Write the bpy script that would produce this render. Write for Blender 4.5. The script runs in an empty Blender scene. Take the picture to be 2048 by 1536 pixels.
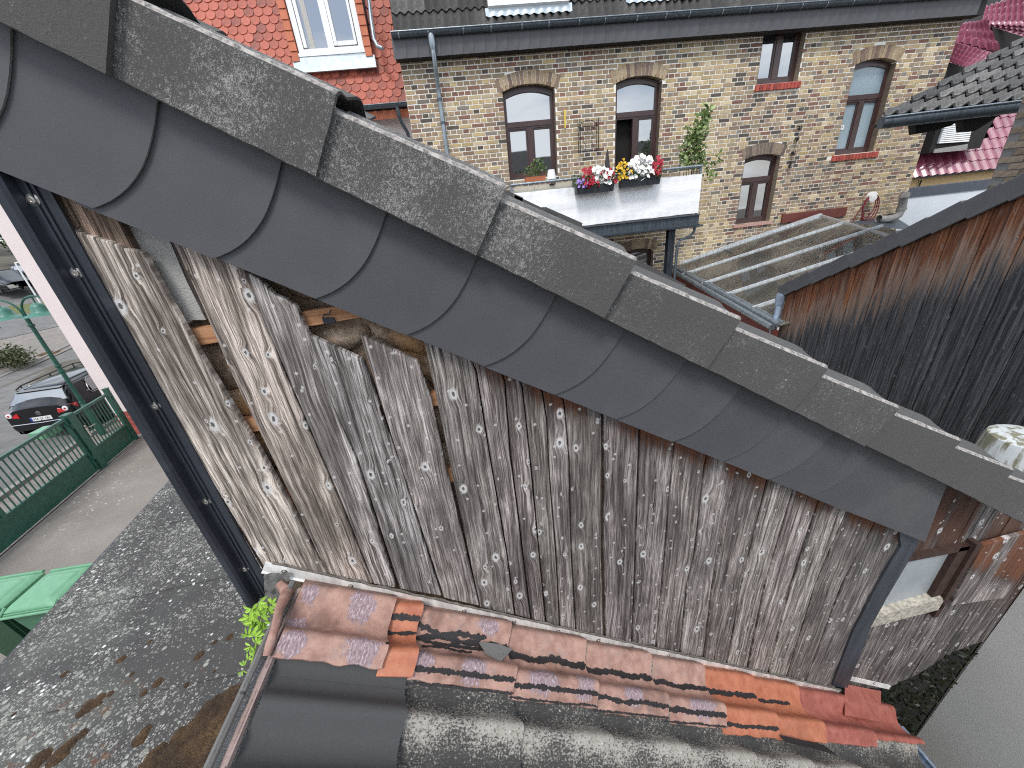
import bpy, bmesh, math, random
from math import sin, cos, pi, radians, atan2, sqrt
from mathutils import Vector, Matrix
random.seed(11)
C = bpy.context.scene.collection
scene = bpy.context.scene
# ---------------------------------------------------------------- camera
CAM = ((0.98791, -0.122022, -0.095631), (-0.138193, -0.413526, -0.899944), (0.070267, 0.902279, -0.425389))
F = 750.0
cd = bpy.data.cameras.new('camera'); cam = bpy.data.objects.new('camera', cd); C.objects.link(cam)
R_, D_, Fw = [Vector(r) for r in CAM]
cam.matrix_world = Matrix(((R_.x, -D_.x, -Fw.x, 0), (R_.y, -D_.y, -Fw.y, 0), (R_.z, -D_.z, -Fw.z, 0), (0, 0, 0, 1)))
cd.sensor_width = 36; cd.lens = F / 2048 * 36; cd.clip_start = .02; cd.clip_end = 600
scene.camera = cam
# ---------------------------------------------------------------- world, sun, exposure
w = bpy.data.worlds.new('World'); scene.world = w; w.use_nodes = True
nt = w.node_tree; nt.nodes.clear()
SUN_EL, SUN_AZ = radians(58), radians(200)      # azimuth clockwise from +Y: the sun stands high behind the camera
sky = nt.nodes.new('ShaderNodeTexSky'); sky.sky_type = 'NISHITA'; sky.sun_disc = False
sky.sun_elevation = SUN_EL; sky.sun_rotation = SUN_AZ
tc = nt.nodes.new('ShaderNodeTexCoord'); mp = nt.nodes.new('ShaderNodeMapping'); mp.inputs['Scale'].default_value = (1, 1, 2.4)
cn = nt.nodes.new('ShaderNodeTexNoise'); cn.inputs['Scale'].default_value = 2.6; cn.inputs['Detail'].default_value = 9; cn.inputs['Roughness'].default_value = .58
cr = nt.nodes.new('ShaderNodeValToRGB'); cr.color_ramp.elements[0].position = .38; cr.color_ramp.elements[1].position = .6
cr.color_ramp.elements[0].color = (.22, .22, .22, 1); cr.color_ramp.elements[1].color = (.97, .97, .97, 1)
mx = nt.nodes.new('ShaderNodeMix'); mx.data_type = 'RGBA'
mx.inputs['B'].default_value = (10.2, 10.8, 11.6, 1)
bg = nt.nodes.new('ShaderNodeBackground'); bg.inputs['Strength'].default_value = .1
wo = nt.nodes.new('ShaderNodeOutputWorld')
L = nt.links.new
L(tc.outputs['Generated'], mp.inputs['Vector']); L(mp.outputs['Vector'], cn.inputs['Vector']); L(cn.outputs['Fac'], cr.inputs['Fac'])
L(cr.outputs['Color'], mx.inputs['Factor']); L(sky.outputs['Color'], mx.inputs['A']); L(mx.outputs['Result'], bg.inputs['Color']); L(bg.outputs['Background'], wo.inputs['Surface'])
sd = bpy.data.lights.new('sun', 'SUN'); sd.energy = 1.3; sd.angle = radians(14); sd.color = (1, .96, .9)
so = bpy.data.objects.new('sun', sd); C.objects.link(so)
sv = Vector((sin(SUN_AZ) * cos(SUN_EL), cos(SUN_AZ) * cos(SUN_EL), sin(SUN_EL)))
so.rotation_euler = (-sv).to_track_quat('-Z', 'Y').to_euler(); so.location = sv * 50
vs = scene.view_settings; vs.view_transform = 'Standard'; vs.look = 'None'; vs.gamma = 1; vs.exposure = .85; vs.use_curve_mapping = False
scene.cycles.max_bounces = 6; scene.cycles.transparent_max_bounces = 12
scene.cycles.use_denoising = False; scene.cycles.filter_width = 1.1

# ---------------------------------------------------------------- surveying helpers: a point of a known plane from where it was measured
GZ = -4.75                                     # ground level; the camera is the origin
def ray(x, y):
    a, b = (x - 1024) / F, (y - 768) / F
    return R_ * a + D_ * b + Fw
def at_y(x, y, Y): r = ray(x, y); return r * (Y / r.y)
def at_x(x, y, X): r = ray(x, y); return r * (X / r.x)
def at_z(x, y, Z): r = ray(x, y); return r * (Z / r.z)
def at_p(x, y, n, d): r = ray(x, y); return r * (d / n.dot(r))
def V(*a): return Vector(a)
def rnd(a, b): return random.uniform(a, b)

# ---------------------------------------------------------------- materials
class G:
    def __init__(s, name):
        s.m = bpy.data.materials.new(name); s.m.use_nodes = True; s.t = s.m.node_tree
        s.bsdf = s.t.nodes['Principled BSDF']; s.oc = None
    def node(s, ty, **k):
        n = s.t.nodes.new('ShaderNode' + ty)
        for a, b in k.items(): setattr(n, a, b)
        return n
    def put(s, sock, v):
        if isinstance(v, bpy.types.NodeSocket): s.t.links.new(v, sock)
        elif v is not None:
            if sock.type == 'RGBA' and not hasattr(v, '__len__'): v = (v, v, v, 1)
            elif sock.type == 'RGBA' and len(v) == 3: v = (*v, 1)
            sock.default_value = v
    def co(s):
        if not s.oc: s.oc = s.node('TexCoord')
        return s.oc.outputs['Object']
    def rand(s): return s.node('ObjectInfo').outputs['Random']
    def ocol(s): return s.node('ObjectInfo').outputs['Color']
    def attr(s, n): return s.node('Attribute', attribute_name=n).outputs['Color']
    def map(s, sc=(1, 1, 1), loc=(0, 0, 0), rot=(0, 0, 0), v=None):
        n = s.node('Mapping'); s.put(n.inputs['Vector'], v or s.co()); n.inputs['Scale'].default_value = sc; n.inputs['Rotation'].default_value = rot
        s.put(n.inputs['Location'], loc); return n.outputs[0]
    def noise(s, scale, detail=4, rough=.55, v=None, out='Fac', dist=0):
        n = s.node('TexNoise'); s.put(n.inputs['Vector'], v or s.co()); n.inputs['Scale'].default_value = scale
        n.inputs['Detail'].default_value = detail; n.inputs['Roughness'].default_value = rough; n.inputs['Distortion'].default_value = dist
        return n.outputs[out]
    def vor(s, scale, v=None, out='Distance', feat='F1', rnd_=1):
        n = s.node('TexVoronoi', feature=feat); s.put(n.inputs['Vector'], v or s.co()); n.inputs['Scale'].default_value = scale
        n.inputs['Randomness'].default_value = rnd_
        return n.outputs[out]
    def math(s, op, a, b=None, c=None, clamp=False):
        n = s.node('Math', operation=op, use_clamp=clamp); s.put(n.inputs[0], a); s.put(n.inputs[1], b)
        if c is not None: s.put(n.inputs[2], c)
        return n.outputs[0]
    def ramp(s, f, *st, interp='LINEAR'):
        n = s.node('ValToRGB'); s.put(n.inputs[0], f); r = n.color_ramp; r.interpolation = interp
        while len(r.elements) < len(st): r.elements.new(.5)
        for e, (p, c) in zip(r.elements, st):
            e.position = p; c = (c, c, c) if not hasattr(c, '__len__') else c; e.color = (*c[:3], 1)
        return n.outputs[0]
    def sm(s, f, a, b):                         # 0 at a, 1 at b
        n = s.node('MapRange', interpolation_type='SMOOTHSTEP'); s.put(n.inputs[0], f); n.inputs[1].default_value = a; n.inputs[2].default_value = b
        n.inputs[3].default_value = 0; n.inputs[4].default_value = 1
        if a > b: n.inputs[1].default_value = b; n.inputs[2].default_value = a; n.inputs[3].default_value = 1; n.inputs[4].default_value = 0
        return n.outputs[0]
    def mix(s, f, a, b, mode='MIX'):
        n = s.node('Mix', data_type='RGBA', blend_type=mode); s.put(n.inputs['Factor'], f); s.put(n.inputs['A'], a); s.put(n.inputs['B'], b)
        return n.outputs['Result']
    def sep(s, v=None):
        n = s.node('SeparateXYZ'); s.put(n.inputs[0], v or s.co()); return n.outputs
    def comb(s, x, y, z):
        n = s.node('CombineXYZ')
        for i, q in enumerate((x, y, z)): s.put(n.inputs[i], q)
        return n.outputs[0]
    def hsv(s, c, val=1, sat=1, hue=.5):
        n = s.node('HueSaturation'); s.put(n.inputs['Color'], c); s.put(n.inputs['Value'], val); s.put(n.inputs['Saturation'], sat); s.put(n.inputs['Hue'], hue); return n.outputs[0]
    def done(s, col, rough=.8, metal=0, bump=None, bd=.002, spec=None, strength=.6, ior=None, coat=0):
        s.put(s.bsdf.inputs['Base Color'], col); s.put(s.bsdf.inputs['Roughness'], rough); s.put(s.bsdf.inputs['Metallic'], metal)
        if spec is not None: s.bsdf.inputs['Specular IOR Level'].default_value = spec
        if ior: s.bsdf.inputs['IOR'].default_value = ior
        if coat: s.bsdf.inputs['Coat Weight'].default_value = coat
        if bump is not None:
            b = s.node('Bump'); b.inputs['Distance'].default_value = bd; b.inputs['Strength'].default_value = strength; s.put(b.inputs['Height'], bump)
            s.t.links.new(b.outputs[0], s.bsdf.inputs['Normal'])
        return s.m

def flat(name, col, rough=.7, metal=0, var=.12, scale=20, bd=.001, objvar=0, spec=None, coat=0):
    g = G(name); n = g.noise(scale, 5); k = g.sm(n, .2, .8)
    c = g.mix(k, tuple(x * (1 - var) for x in col), tuple(min(1, x * (1 + var)) for x in col))
    if objvar: c = g.hsv(c, g.math('ADD', g.math('MULTIPLY', g.rand(), 2 * objvar), 1 - objvar))
    return g.done(c, rough, metal, n, bd, spec=spec, coat=coat)

def mat_concrete():                              # dark through-coloured concrete with pale lichen dust
    g = G('weathered_concrete')
    off = g.comb(g.math('MULTIPLY', g.rand(), 37), g.math('MULTIPLY', g.rand(), 11), 0); v = g.map(loc=off)
    big = g.noise(6, 3, v=v); fine = g.noise(560, 3, .8, v=v); mid = g.noise(120, 4, .75, v=v); streak = g.noise(1, 4, .7, v=g.map((330, 330, 110), loc=off))
    cut = g.math('SUBTRACT', .975, g.math('ADD', g.math('MULTIPLY', big, .31), g.math('MULTIPLY', mid, .36)))
    dust = g.sm(g.math('SUBTRACT', g.math('ADD', g.math('MULTIPLY', fine, .7), g.math('MULTIPLY', streak, .3)), g.math('SUBTRACT', cut, g.math('MULTIPLY', g.ocol(), .11))), .0, .055)
    base = g.mix(g.noise(260, 4, .75), (.045, .044, .042), (.125, .121, .117))
    spots = g.math('MULTIPLY', g.sm(g.vor(26, v=v), .09, .045), g.sm(big, .52, .62))
    c = g.mix(g.math('MULTIPLY', dust, .85), base, (.38, .37, .35)); c = g.mix(g.math('MULTIPLY', spots, .7), c, (.42, .42, .40))
    return g.done(c, .92, 0, g.math('ADD', fine, g.math('MULTIPLY', mid, .5)), .0022, strength=.8)
def mat_edge():
    g = G('lichen_edge'); n = g.noise(90, 5, .7)
    return g.done(g.ramp(n, (.35, (.10, .095, .09)), (.6, (.42, .39, .36))), .95, 0, n, .003)
def mat_slate():                                 # smooth fibre-cement fascia slates
    g = G('fibre_cement_slate'); n = g.noise(5, 4); f = g.noise(220, 3)
    c = g.mix(g.sm(n, .35, .7), (.068, .069, .076), (.086, .085, .087)); c = g.hsv(c, g.math('ADD', g.math('MULTIPLY', g.rand(), .16), .92))
    c = g.mix(g.math('MULTIPLY', g.sm(g.vor(60), .07, .03), g.sm(g.noise(8), .6, .68)), c, (.2, .2, .2))
    return g.done(c, .62, 0, f, .0006, strength=.35)

def wood_core(g, ax, off, hz=2.6, fx=125):
    """grain along z; ax is the horizontal coordinate across the board; returns grain, knot halo, knot core"""
    x = ax; z = g.sep()[2]
    wob = g.math('MULTIPLY', g.math('SUBTRACT', g.noise(1, 2, v=g.comb(g.math('MULTIPLY', x, 6), off, g.math('MULTIPLY', z, 2.2))), .5), .034)
    xx = g.math('ADD', x, wob)
    kv = g.comb(g.math('ADD', g.math('MULTIPLY', x, 15), off), g.math('MULTIPLY', z, 9), 0)
    vn = g.node('TexVoronoi', voronoi_dimensions='2D'); g.put(vn.inputs['Vector'], kv); vn.inputs['Scale'].default_value = 1
    d = vn.outputs['Distance']; keep = g.math('GREATER_THAN', g.sep(vn.outputs['Color'])[0], .55)
    size = g.math('ADD', g.math('MULTIPLY', g.math('POWER', g.sep(vn.outputs['Color'])[1], 2.2), 1.0), .36); dn = g.math('DIVIDE', g.math('ADD', d, g.math('MULTIPLY', g.math('SUBTRACT', g.noise(90, 4, .7), .5), .16)), size)
    halo = g.math('MULTIPLY', g.sm(dn, .20, .085), keep); core = g.math('MULTIPLY', g.sm(dn, .062, .04), keep)
    v2 = g.node('TexVoronoi', voronoi_dimensions='2D'); g.put(v2.inputs['Vector'], g.comb(g.math('ADD', g.math('MULTIPLY', x, 22), off), g.math('MULTIPLY', z, 21), 0)); v2.inputs['Scale'].default_value = 1
    fl = g.math('MULTIPLY', g.sm(g.math('ADD', v2.outputs['Distance'], g.math('MULTIPLY', g.math('SUBTRACT', g.noise(130, 3, .7), .5), .22)), .13, .05), g.math('GREATER_THAN', g.sep(v2.outputs['Color'])[0], .77)); halo = g.math('MAXIMUM', halo, g.math('MULTIPLY', fl, .75))
    bend = g.math('MULTIPLY', g.math('MULTIPLY', g.sm(dn, .42, .05), keep), .009)
    xx = g.math('ADD', xx, bend)
    gr = g.noise(1, 5, .68, v=g.comb(g.math('ADD', g.math('MULTIPLY', xx, fx), off), off, g.math('MULTIPLY', z, hz)))
    fine = g.noise(1, 3, .6, v=g.comb(g.math('ADD', g.math('MULTIPLY', xx, fx * 5), off), off, g.math('MULTIPLY', z, hz * 6)))
    cloud = g.noise(1, 3, .6, v=g.comb(g.math('ADD', g.math('MULTIPLY', x, 9), off), off, g.math('MULTIPLY', z, 2.6)))
    return gr, fine, cloud, halo, core, x, z
def mat_board(name='weathered_board', right=False):
    g = G(name); o = g.sep(); off = g.math('MULTIPLY', g.rand(), 91)
    gr, fine, cloud, halo, core, x, z = wood_core(g, o[0], off)
    mixg = g.math('ADD', g.math('MULTIPLY', gr, .58), g.math('MULTIPLY', fine, .42))
    c = g.ramp(mixg, (.37, (.018, .015, .014)), (.44, (.105, .094, .088)), (.505, (.25, .230, .218)), (.59, (.60, .58, .565)))
    c = g.mix(g.sm(cloud, .60, .36), c, g.mix(.60, c, (.040, .035, .033)))
    c = g.mix(1, c, g.ocol(), 'MULTIPLY')
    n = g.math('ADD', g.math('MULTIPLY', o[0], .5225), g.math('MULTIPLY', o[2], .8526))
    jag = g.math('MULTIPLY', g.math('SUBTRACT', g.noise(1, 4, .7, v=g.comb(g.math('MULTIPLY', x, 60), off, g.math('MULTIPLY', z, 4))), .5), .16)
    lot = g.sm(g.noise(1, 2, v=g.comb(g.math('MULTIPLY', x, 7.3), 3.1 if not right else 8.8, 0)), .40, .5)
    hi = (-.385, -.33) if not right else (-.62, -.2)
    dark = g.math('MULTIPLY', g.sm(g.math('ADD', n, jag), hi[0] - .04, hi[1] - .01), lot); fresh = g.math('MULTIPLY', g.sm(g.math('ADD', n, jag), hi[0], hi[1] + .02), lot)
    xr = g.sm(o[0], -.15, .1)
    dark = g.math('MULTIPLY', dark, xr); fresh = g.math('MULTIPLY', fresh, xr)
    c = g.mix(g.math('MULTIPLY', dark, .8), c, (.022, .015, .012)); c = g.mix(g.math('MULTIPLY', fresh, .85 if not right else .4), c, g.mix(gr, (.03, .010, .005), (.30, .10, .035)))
    c = g.mix(g.math('MULTIPLY', halo, .9), c, (.66, .645, .63)); c = g.mix(g.math('MULTIPLY', core, .85), c, (.03, .026, .024))
    return g.done(c, .9, 0, g.math('SUBTRACT', mixg, g.math('MULTIPLY', core, .5)), .005, strength=1)
def mat_barn():
    g = G('charred_board'); o = g.sep(); off = g.math('MULTIPLY', g.rand(), 77)
    gr, fine, cloud, halo, core, x, z = wood_core(g, o[1], off, 1.1, 60)
    mixg = g.math('ADD', g.math('MULTIPLY', gr, .65), g.math('MULTIPLY', fine, .35))
    c = g.ramp(mixg, (.36, (.005, .005, .006)), (.48, (.024, .025, .029)), (.58, (.075, .076, .083)), (.72, (.17, .165, .165)))
    zv = g.math('ADD', g.math('MULTIPLY', g.math('SUBTRACT', 5.3, o[1]), .578), -1.6)
    d = g.math('SUBTRACT', zv, o[2])
    jag = g.math('MULTIPLY', g.math('SUBTRACT', g.noise(1, 4, .72, v=g.comb(g.math('MULTIPLY', x, 16), off, g.math('MULTIPLY', z, .8))), .5), 1.5)
    f = g.sm(g.math('ADD', d, jag), .62, .25); pale = g.math('MULTIPLY', g.sm(g.math('ADD', d, jag), .85, .45), g.sm(g.math('ADD', d, jag), .2, .5))
    c = g.mix(g.math('MULTIPLY', f, .9), c, g.ramp(mixg, (.36, (.014, .005, .003)), (.5, (.115, .034, .010)), (.68, (.34, .125, .04))))
    c = g.mix(g.math('MULTIPLY', pale, .55), c, g.mix(gr, (.13, .07, .045), (.42, .29, .21)))
    c = g.mix(g.math('MULTIPLY', halo, .22), c, (.28, .29, .31)); c = g.mix(core, c, (.006, .006, .006))
    return g.done(c, .85, 0, mixg, .006)
def mat_batten():
    g = G('larch_batten'); o = g.sep(); gr = g.noise(1, 5, .6, v=g.comb(g.math('MULTIPLY', o[0], 4), g.math('MULTIPLY', o[1], 90), g.math('MULTIPLY', o[2], 130)))
    return g.done(g.ramp(gr, (.3, (.30, .125, .055)), (.7, (.58, .32, .17))), .8, 0, gr, .001)
def mat_stone():
    g = G('sandstone'); n = g.noise(9, 6, .65); m = g.noise(90, 5, .7)
    c = g.ramp(g.math('ADD', g.math('MULTIPLY', n, .6), g.math('MULTIPLY', m, .4)), (.34, (.10, .065, .045)), (.48, (.32, .225, .155)), (.66, (.60, .48, .36)))
    c = g.mix(g.sm(g.noise(3.3), .55, .7), c, (.52, .29, .13)); c = g.hsv(c, g.math('ADD', g.math('MULTIPLY', g.rand(), .5), .75))
    return g.done(c, .95, 0, g.math('ADD', n, m), .006)
def mat_render_(name, col, sc=160, bd=.002, var=.15, ridge=False):
    g = G(name); n = g.noise(sc, 5, .7, v=g.map((1, 1, 2.2)) if ridge else None); b = g.noise(3, 4)
    c = g.mix(b, tuple(x * (1 - var) for x in col), tuple(min(1, x * (1 + var)) for x in col)); c = g.mix(g.math('MULTIPLY', g.sm(n, .5, .3), .35), c, tuple(x * .5 for x in col))
    return g.done(c, .95, 0, n, bd)
def mat_metal(name, col, rough=.45, metal=.6, streak=True):
    g = G(name); o = g.sep(); n = g.noise(1, 5, .6, v=g.map((30, 30, 3))); p = g.noise(14, 5)
    c = g.mix(g.sm(n, .3, .75), tuple(x * .72 for x in col), tuple(min(1, x * 1.25) for x in col)); c = g.mix(g.math('MULTIPLY', g.sm(p, .58, .75), .35), c, tuple(min(1, x * 1.7 + .02) for x in col))
    return g.done(c, g.math('ADD', g.math('MULTIPLY', p, .25), rough - .1), metal, p, .0006)
def mat_sheet(name, c1, c2, patches):
    g = G(name); o = g.sep(); cb, sb = cos(radians(33.2)), sin(radians(33.2))
    s_ = g.math('SUBTRACT', g.math('MULTIPLY', o[0], cb), g.math('MULTIPLY', o[2], sb)); Y = o[1]
    n = g.noise(22, 5, .65); f = g.noise(260, 4, .7)
    c = g.mix(g.sm(n, .3, .7), c1, c2); c = g.mix(g.math('MULTIPLY', g.sm(f, .55, .75), .5), c, tuple(x * .55 for x in c1))
    dust = g.sm(g.math('ADD', g.noise(16, 5, .7), g.math('MULTIPLY', Y, .0)), .52, .68); c = g.mix(g.math('MULTIPLY', dust, .5 if patches else .1), c, (.30, .25, .23)); c = g.mix(g.math('MULTIPLY', g.sm(g.noise(5, 5, .7), .5, .64), .55 if patches else .2), c, tuple(x * .42 for x in c1))
    if patches:
        dmin = None                              # rubbed patches where the paint has worn through to purple
        for s0, y0, rs, ry in ((.20, .875, .05, .045), (.035, .88, .03, .03), (.03, .80, .035, .025), (.04, .735, .04, .03), (.235, .735, .055, .035), (.43, .75, .030, .04), (.60, .74, .055, .036), (.875, .745, .065, .042), (1.04, .745, .04, .045), (1.27, .745, .055, .036), (.66, .885, .05, .022), (1.62, .74, .07, .04)):
            d_ = g.math('SQRT', g.math('ADD', g.math('POWER', g.math('DIVIDE', g.math('SUBTRACT', s_, s0), rs), 2.), g.math('POWER', g.math('DIVIDE', g.math('SUBTRACT', Y, y0), ry), 2.)))
            dmin = d_ if dmin is None else g.math('MINIMUM', dmin, d_)
        pm = g.sm(g.math('ADD', dmin, g.math('MULTIPLY', g.math('SUBTRACT', g.math('ADD', g.math('MULTIPLY', g.noise(26, 3, .6), .6), g.math('MULTIPLY', g.noise(130, 4, .75), .4)), .5), 2.6)), 1.0, .75)
        str_ = g.noise(1, 4, .7, v=g.comb(g.math('MULTIPLY', s_, 190), 0, g.math('MULTIPLY', Y, 90)))
        c = g.mix(g.math('MULTIPLY', pm, .9), c, g.ramp(str_, (.35, (.16, .10, .11)), (.52, (.28, .21, .235)), (.68, (.58, .52, .56))))
        c = g.mix(g.math('MULTIPLY', g.sm(g.math('ADD', Y, g.math('MULTIPLY', g.noise(18, 4), .08)), .955, 1.0), .75), c, (.05, .042, .04))
    return g.done(c, .55 if not patches else .7, 0, g.math('ADD', n, g.math('MULTIPLY', f, .4)), .004)
def mat_lichen_tile():
    g = G('lichen_covered_tile'); o = g.sep(); Y = o[1]
    big = g.noise(5, 4); fine = g.noise(150, 5, .75); st = g.noise(1, 4, .7, v=g.map((45, 260, 45)))
    crest = g.math('COSINE', g.math('MULTIPLY', g.math('SUBTRACT', Y, .6), 2 * pi / .15))
    k = g.math('ADD', g.math('ADD', g.math('MULTIPLY', fine, .7), g.math('MULTIPLY', st, .25)), g.math('ADD', g.math('MULTIPLY', crest, .055), g.math('MULTIPLY', big, .28)))
    m = g.sm(k, .585, .70)
    c = g.mix(m, g.mix(g.noise(300), (.032, .031, .030), (.075, .072, .069)), g.mix(g.noise(40), (.27, .25, .205), (.42, .40, .37)))
    sp = g.math('MULTIPLY', g.sm(g.math('ADD', g.vor(34), g.math('MULTIPLY', fine, .1)), .2, .12), g.sm(big, .45, .55)); c = g.mix(g.math('MULTIPLY', sp, .8), c, (.55, .55, .54))
    return g.done(c, .95, 0, fine, .003)
def mat_felt():
    g = G('lichen_spotted_felt')
    n = g.noise(3, 5); c = g.mix(n, (.034, .033, .034), (.072, .070, .066)); c = g.mix(g.math('MULTIPLY', g.sm(g.noise(1.3, 4), .45, .65), .5), c, (.115, .118, .105))
    blot = g.sm(g.noise(1.5, 4, .6, v=g.map(loc=(4, 2, 0))), .38, .6)
    for sc, th, col, a in ((13, .10, (.24, .24, .215), .5), (22, .26, (.29, .29, .26), .7), (36, .30, (.23, .23, .205), .62), (58, .34, (.31, .31, .28), .7), (95, .34, (.23, .23, .21), .5)):
        v = g.map(loc=(sc * .37, sc * 1.7, 0)); vn = g.node('TexVoronoi', voronoi_dimensions='2D'); g.put(vn.inputs['Vector'], v); vn.inputs['Scale'].default_value = sc
        rad = g.math('ADD', g.math('MULTIPLY', g.sep(vn.outputs['Color'])[1], .22), .12)
        q = g.math('DIVIDE', g.math('ADD', vn.outputs['Distance'], g.math('MULTIPLY', g.math('SUBTRACT', g.noise(sc * 5, 4, .7), .5), .22)), rad)
        ring = g.math('MULTIPLY', g.sm(q, 1.05, .9), g.math('MAXIMUM', g.sm(q, .45, .75), g.math('GREATER_THAN', g.sep(vn.outputs['Color'])[2], .45)))
        on = g.math('GREATER_THAN', g.math('ADD', g.sep(vn.outputs['Color'])[0], g.math('MULTIPLY', g.math('SUBTRACT', blot, .4), .55)), 1 - th)
        c = g.mix(g.math('MULTIPLY', g.math('MULTIPLY', ring, on), a), c, g.mix(g.noise(70, 3), col, tuple(x * 1.5 for x in col)))
    bright = g.math('MULTIPLY', g.math('MULTIPLY', g.sm(g.vor(21, v=g.map(loc=(3, 5, 0))), .26, .17), g.sm(g.noise(1.7, 3, v=g.map(loc=(1, 9, 0))), .47, .56)), g.sm(g.noise(12), .4, .55))
    c = g.mix(bright, c, (.66, .66, .65))
    br = g.math('MULTIPLY', g.sm(g.noise(7, 5, .65, v=g.map(loc=(7, 3, 0))), .60, .68), g.sm(g.sep()[1], 2.0, 1.3)); c = g.mix(g.math('MULTIPLY', br, .85), c, g.mix(g.noise(200), (.05, .024, .014), (.14, .07, .04)))
    return g.done(c, .95, 0, g.math('ADD', g.noise(160, 4), n), .004)
def mat_brick(name, src):
    g = G(name); base = g.ocol() if src == 'obj' else g.attr('Col')
    n = g.noise(38, 5, .7); m = g.noise(8, 3)
    c = g.hsv(base, g.math('ADD', g.math('MULTIPLY', n, .9), .52)); c = g.mix(g.math('MULTIPLY', g.sm(m, .56, .7), .3), c, (.055, .045, .038))
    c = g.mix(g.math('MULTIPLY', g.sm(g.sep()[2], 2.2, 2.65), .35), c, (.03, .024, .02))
    return g.done(c, .92, 0, n, .006)
def mat_tiles(name, cols, rough=.75, spec=None, bd=.003, scale=25, coat=0):
    g = G(name); n = g.noise(scale, 5, .65); r = g.rand()
    c = g.ramp(g.math('ADD', g.math('MULTIPLY', n, .75), g.math('MULTIPLY', r, .3)), *[(.28 + .5 * i / max(1, len(cols) - 1), q) for i, q in enumerate(cols)])
    return g.done(c, rough, 0, n, bd, spec=spec, coat=coat)
def mat_glass_dark(name='window_glass', tint=(.018, .022, .026), ior=4, rough=.02):
    g = G(name); n = g.noise(1.6, 2)
    return g.done(tint, rough, 0, n, .004, ior=ior, strength=.15)
def mat_clear():
    g = G('roof_glass'); b = g.bsdf; n = g.noise(6, 4)
    tr = g.node('BsdfTransparent'); tr.inputs[0].default_value = (.95, .97, .96, 1); gl = g.node('BsdfGlossy'); gl.inputs['Roughness'].default_value = 0
    df = g.node('BsdfDiffuse'); df.inputs[0].default_value = (.62, .58, .50, 1)
    m1 = g.node('MixShader'); g.put(m1.inputs[0], g.math('ADD', g.math('MULTIPLY', g.sm(g.noise(.9, 3), .4, .75), .10), .11)); g.put(m1.inputs[1], tr.outputs[0]); g.put(m1.inputs[2], df.outputs[0])
    fr = g.node('Fresnel'); fr.inputs[0].default_value = 1.5
    m2 = g.node('MixShader'); g.put(m2.inputs[0], fr.outputs[0]); g.put(m2.inputs[1], m1.outputs[0]); g.put(m2.inputs[2], gl.outputs[0])
    g.t.links.new(m2.outputs[0], [q for q in g.t.nodes if q.type == 'OUTPUT_MATERIAL'][0].inputs['Surface']); return g.m
def mat_paving(name, c1, c2, sx, sy, rot=0, mort=.5):
    g = G(name); v = g.map((sx, sy, 1), rot=(0, 0, rot)); bt = g.node('TexBrick'); g.put(bt.inputs['Vector'], v); bt.inputs['Scale'].default_value = 1
    for k, q in (('Color1', c1), ('Color2', c2), ('Mortar', tuple(x * mort for x in c1))): bt.inputs[k].default_value = (*q, 1)
    bt.inputs['Mortar Size'].default_value = .03
    n = g.noise(2.5, 5); f = g.noise(40, 4, .7)
    c = g.hsv(bt.outputs['Color'], g.math('ADD', g.math('MULTIPLY', n, .6), g.math('MULTIPLY', f, .8), ) if False else g.math('ADD', g.math('ADD', g.math('MULTIPLY', n, .6), g.math('MULTIPLY', f, .5)), .45))
    return g.done(c, .93, 0, f, .004)
def mat_yard():
    g = G('yard_concrete'); n = g.noise(1.4, 5); f = g.noise(26, 5, .7); c = g.mix(n, (.14, .125, .11), (.27, .25, .225)); c = g.hsv(c, g.math('ADD', g.math('MULTIPLY', g.noise(60, 4, .8), 1.5), .25))
    sp = g.math('MULTIPLY', g.sm(g.vor(9, v=g.map((1, 1.5, .001))), .24, .14), g.sm(g.noise(.9, 4), .46, .60)); c = g.mix(g.math('MULTIPLY', sp, .8), c, (.55, .55, .52))
    return g.done(c, .95, 0, f, .004)
def mat_leaf(name, cols, rough=.55):
    g = G(name); n = g.noise(30, 3); r = g.attr('Col')
    c = g.ramp(g.math('ADD', g.math('MULTIPLY', n, .4), g.math('MULTIPLY', g.sep(r)[0], .6)), *[(.15 + .7 * i / (len(cols) - 1), q) for i, q in enumerate(cols)])
    return g.done(c, rough)
def mat_moss():
    g = G('dry_moss'); n = g.noise(130, 5, .8); m = g.noise(9, 3)
    c = g.ramp(g.math('ADD', g.math('MULTIPLY', n, .75), g.math('MULTIPLY', m, .25)), (.36, (.018, .010, .006)), (.5, (.085, .046, .02)), (.62, (.26, .155, .06)))
    return g.done(c, .98, 0, n, .03, strength=1)
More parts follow.
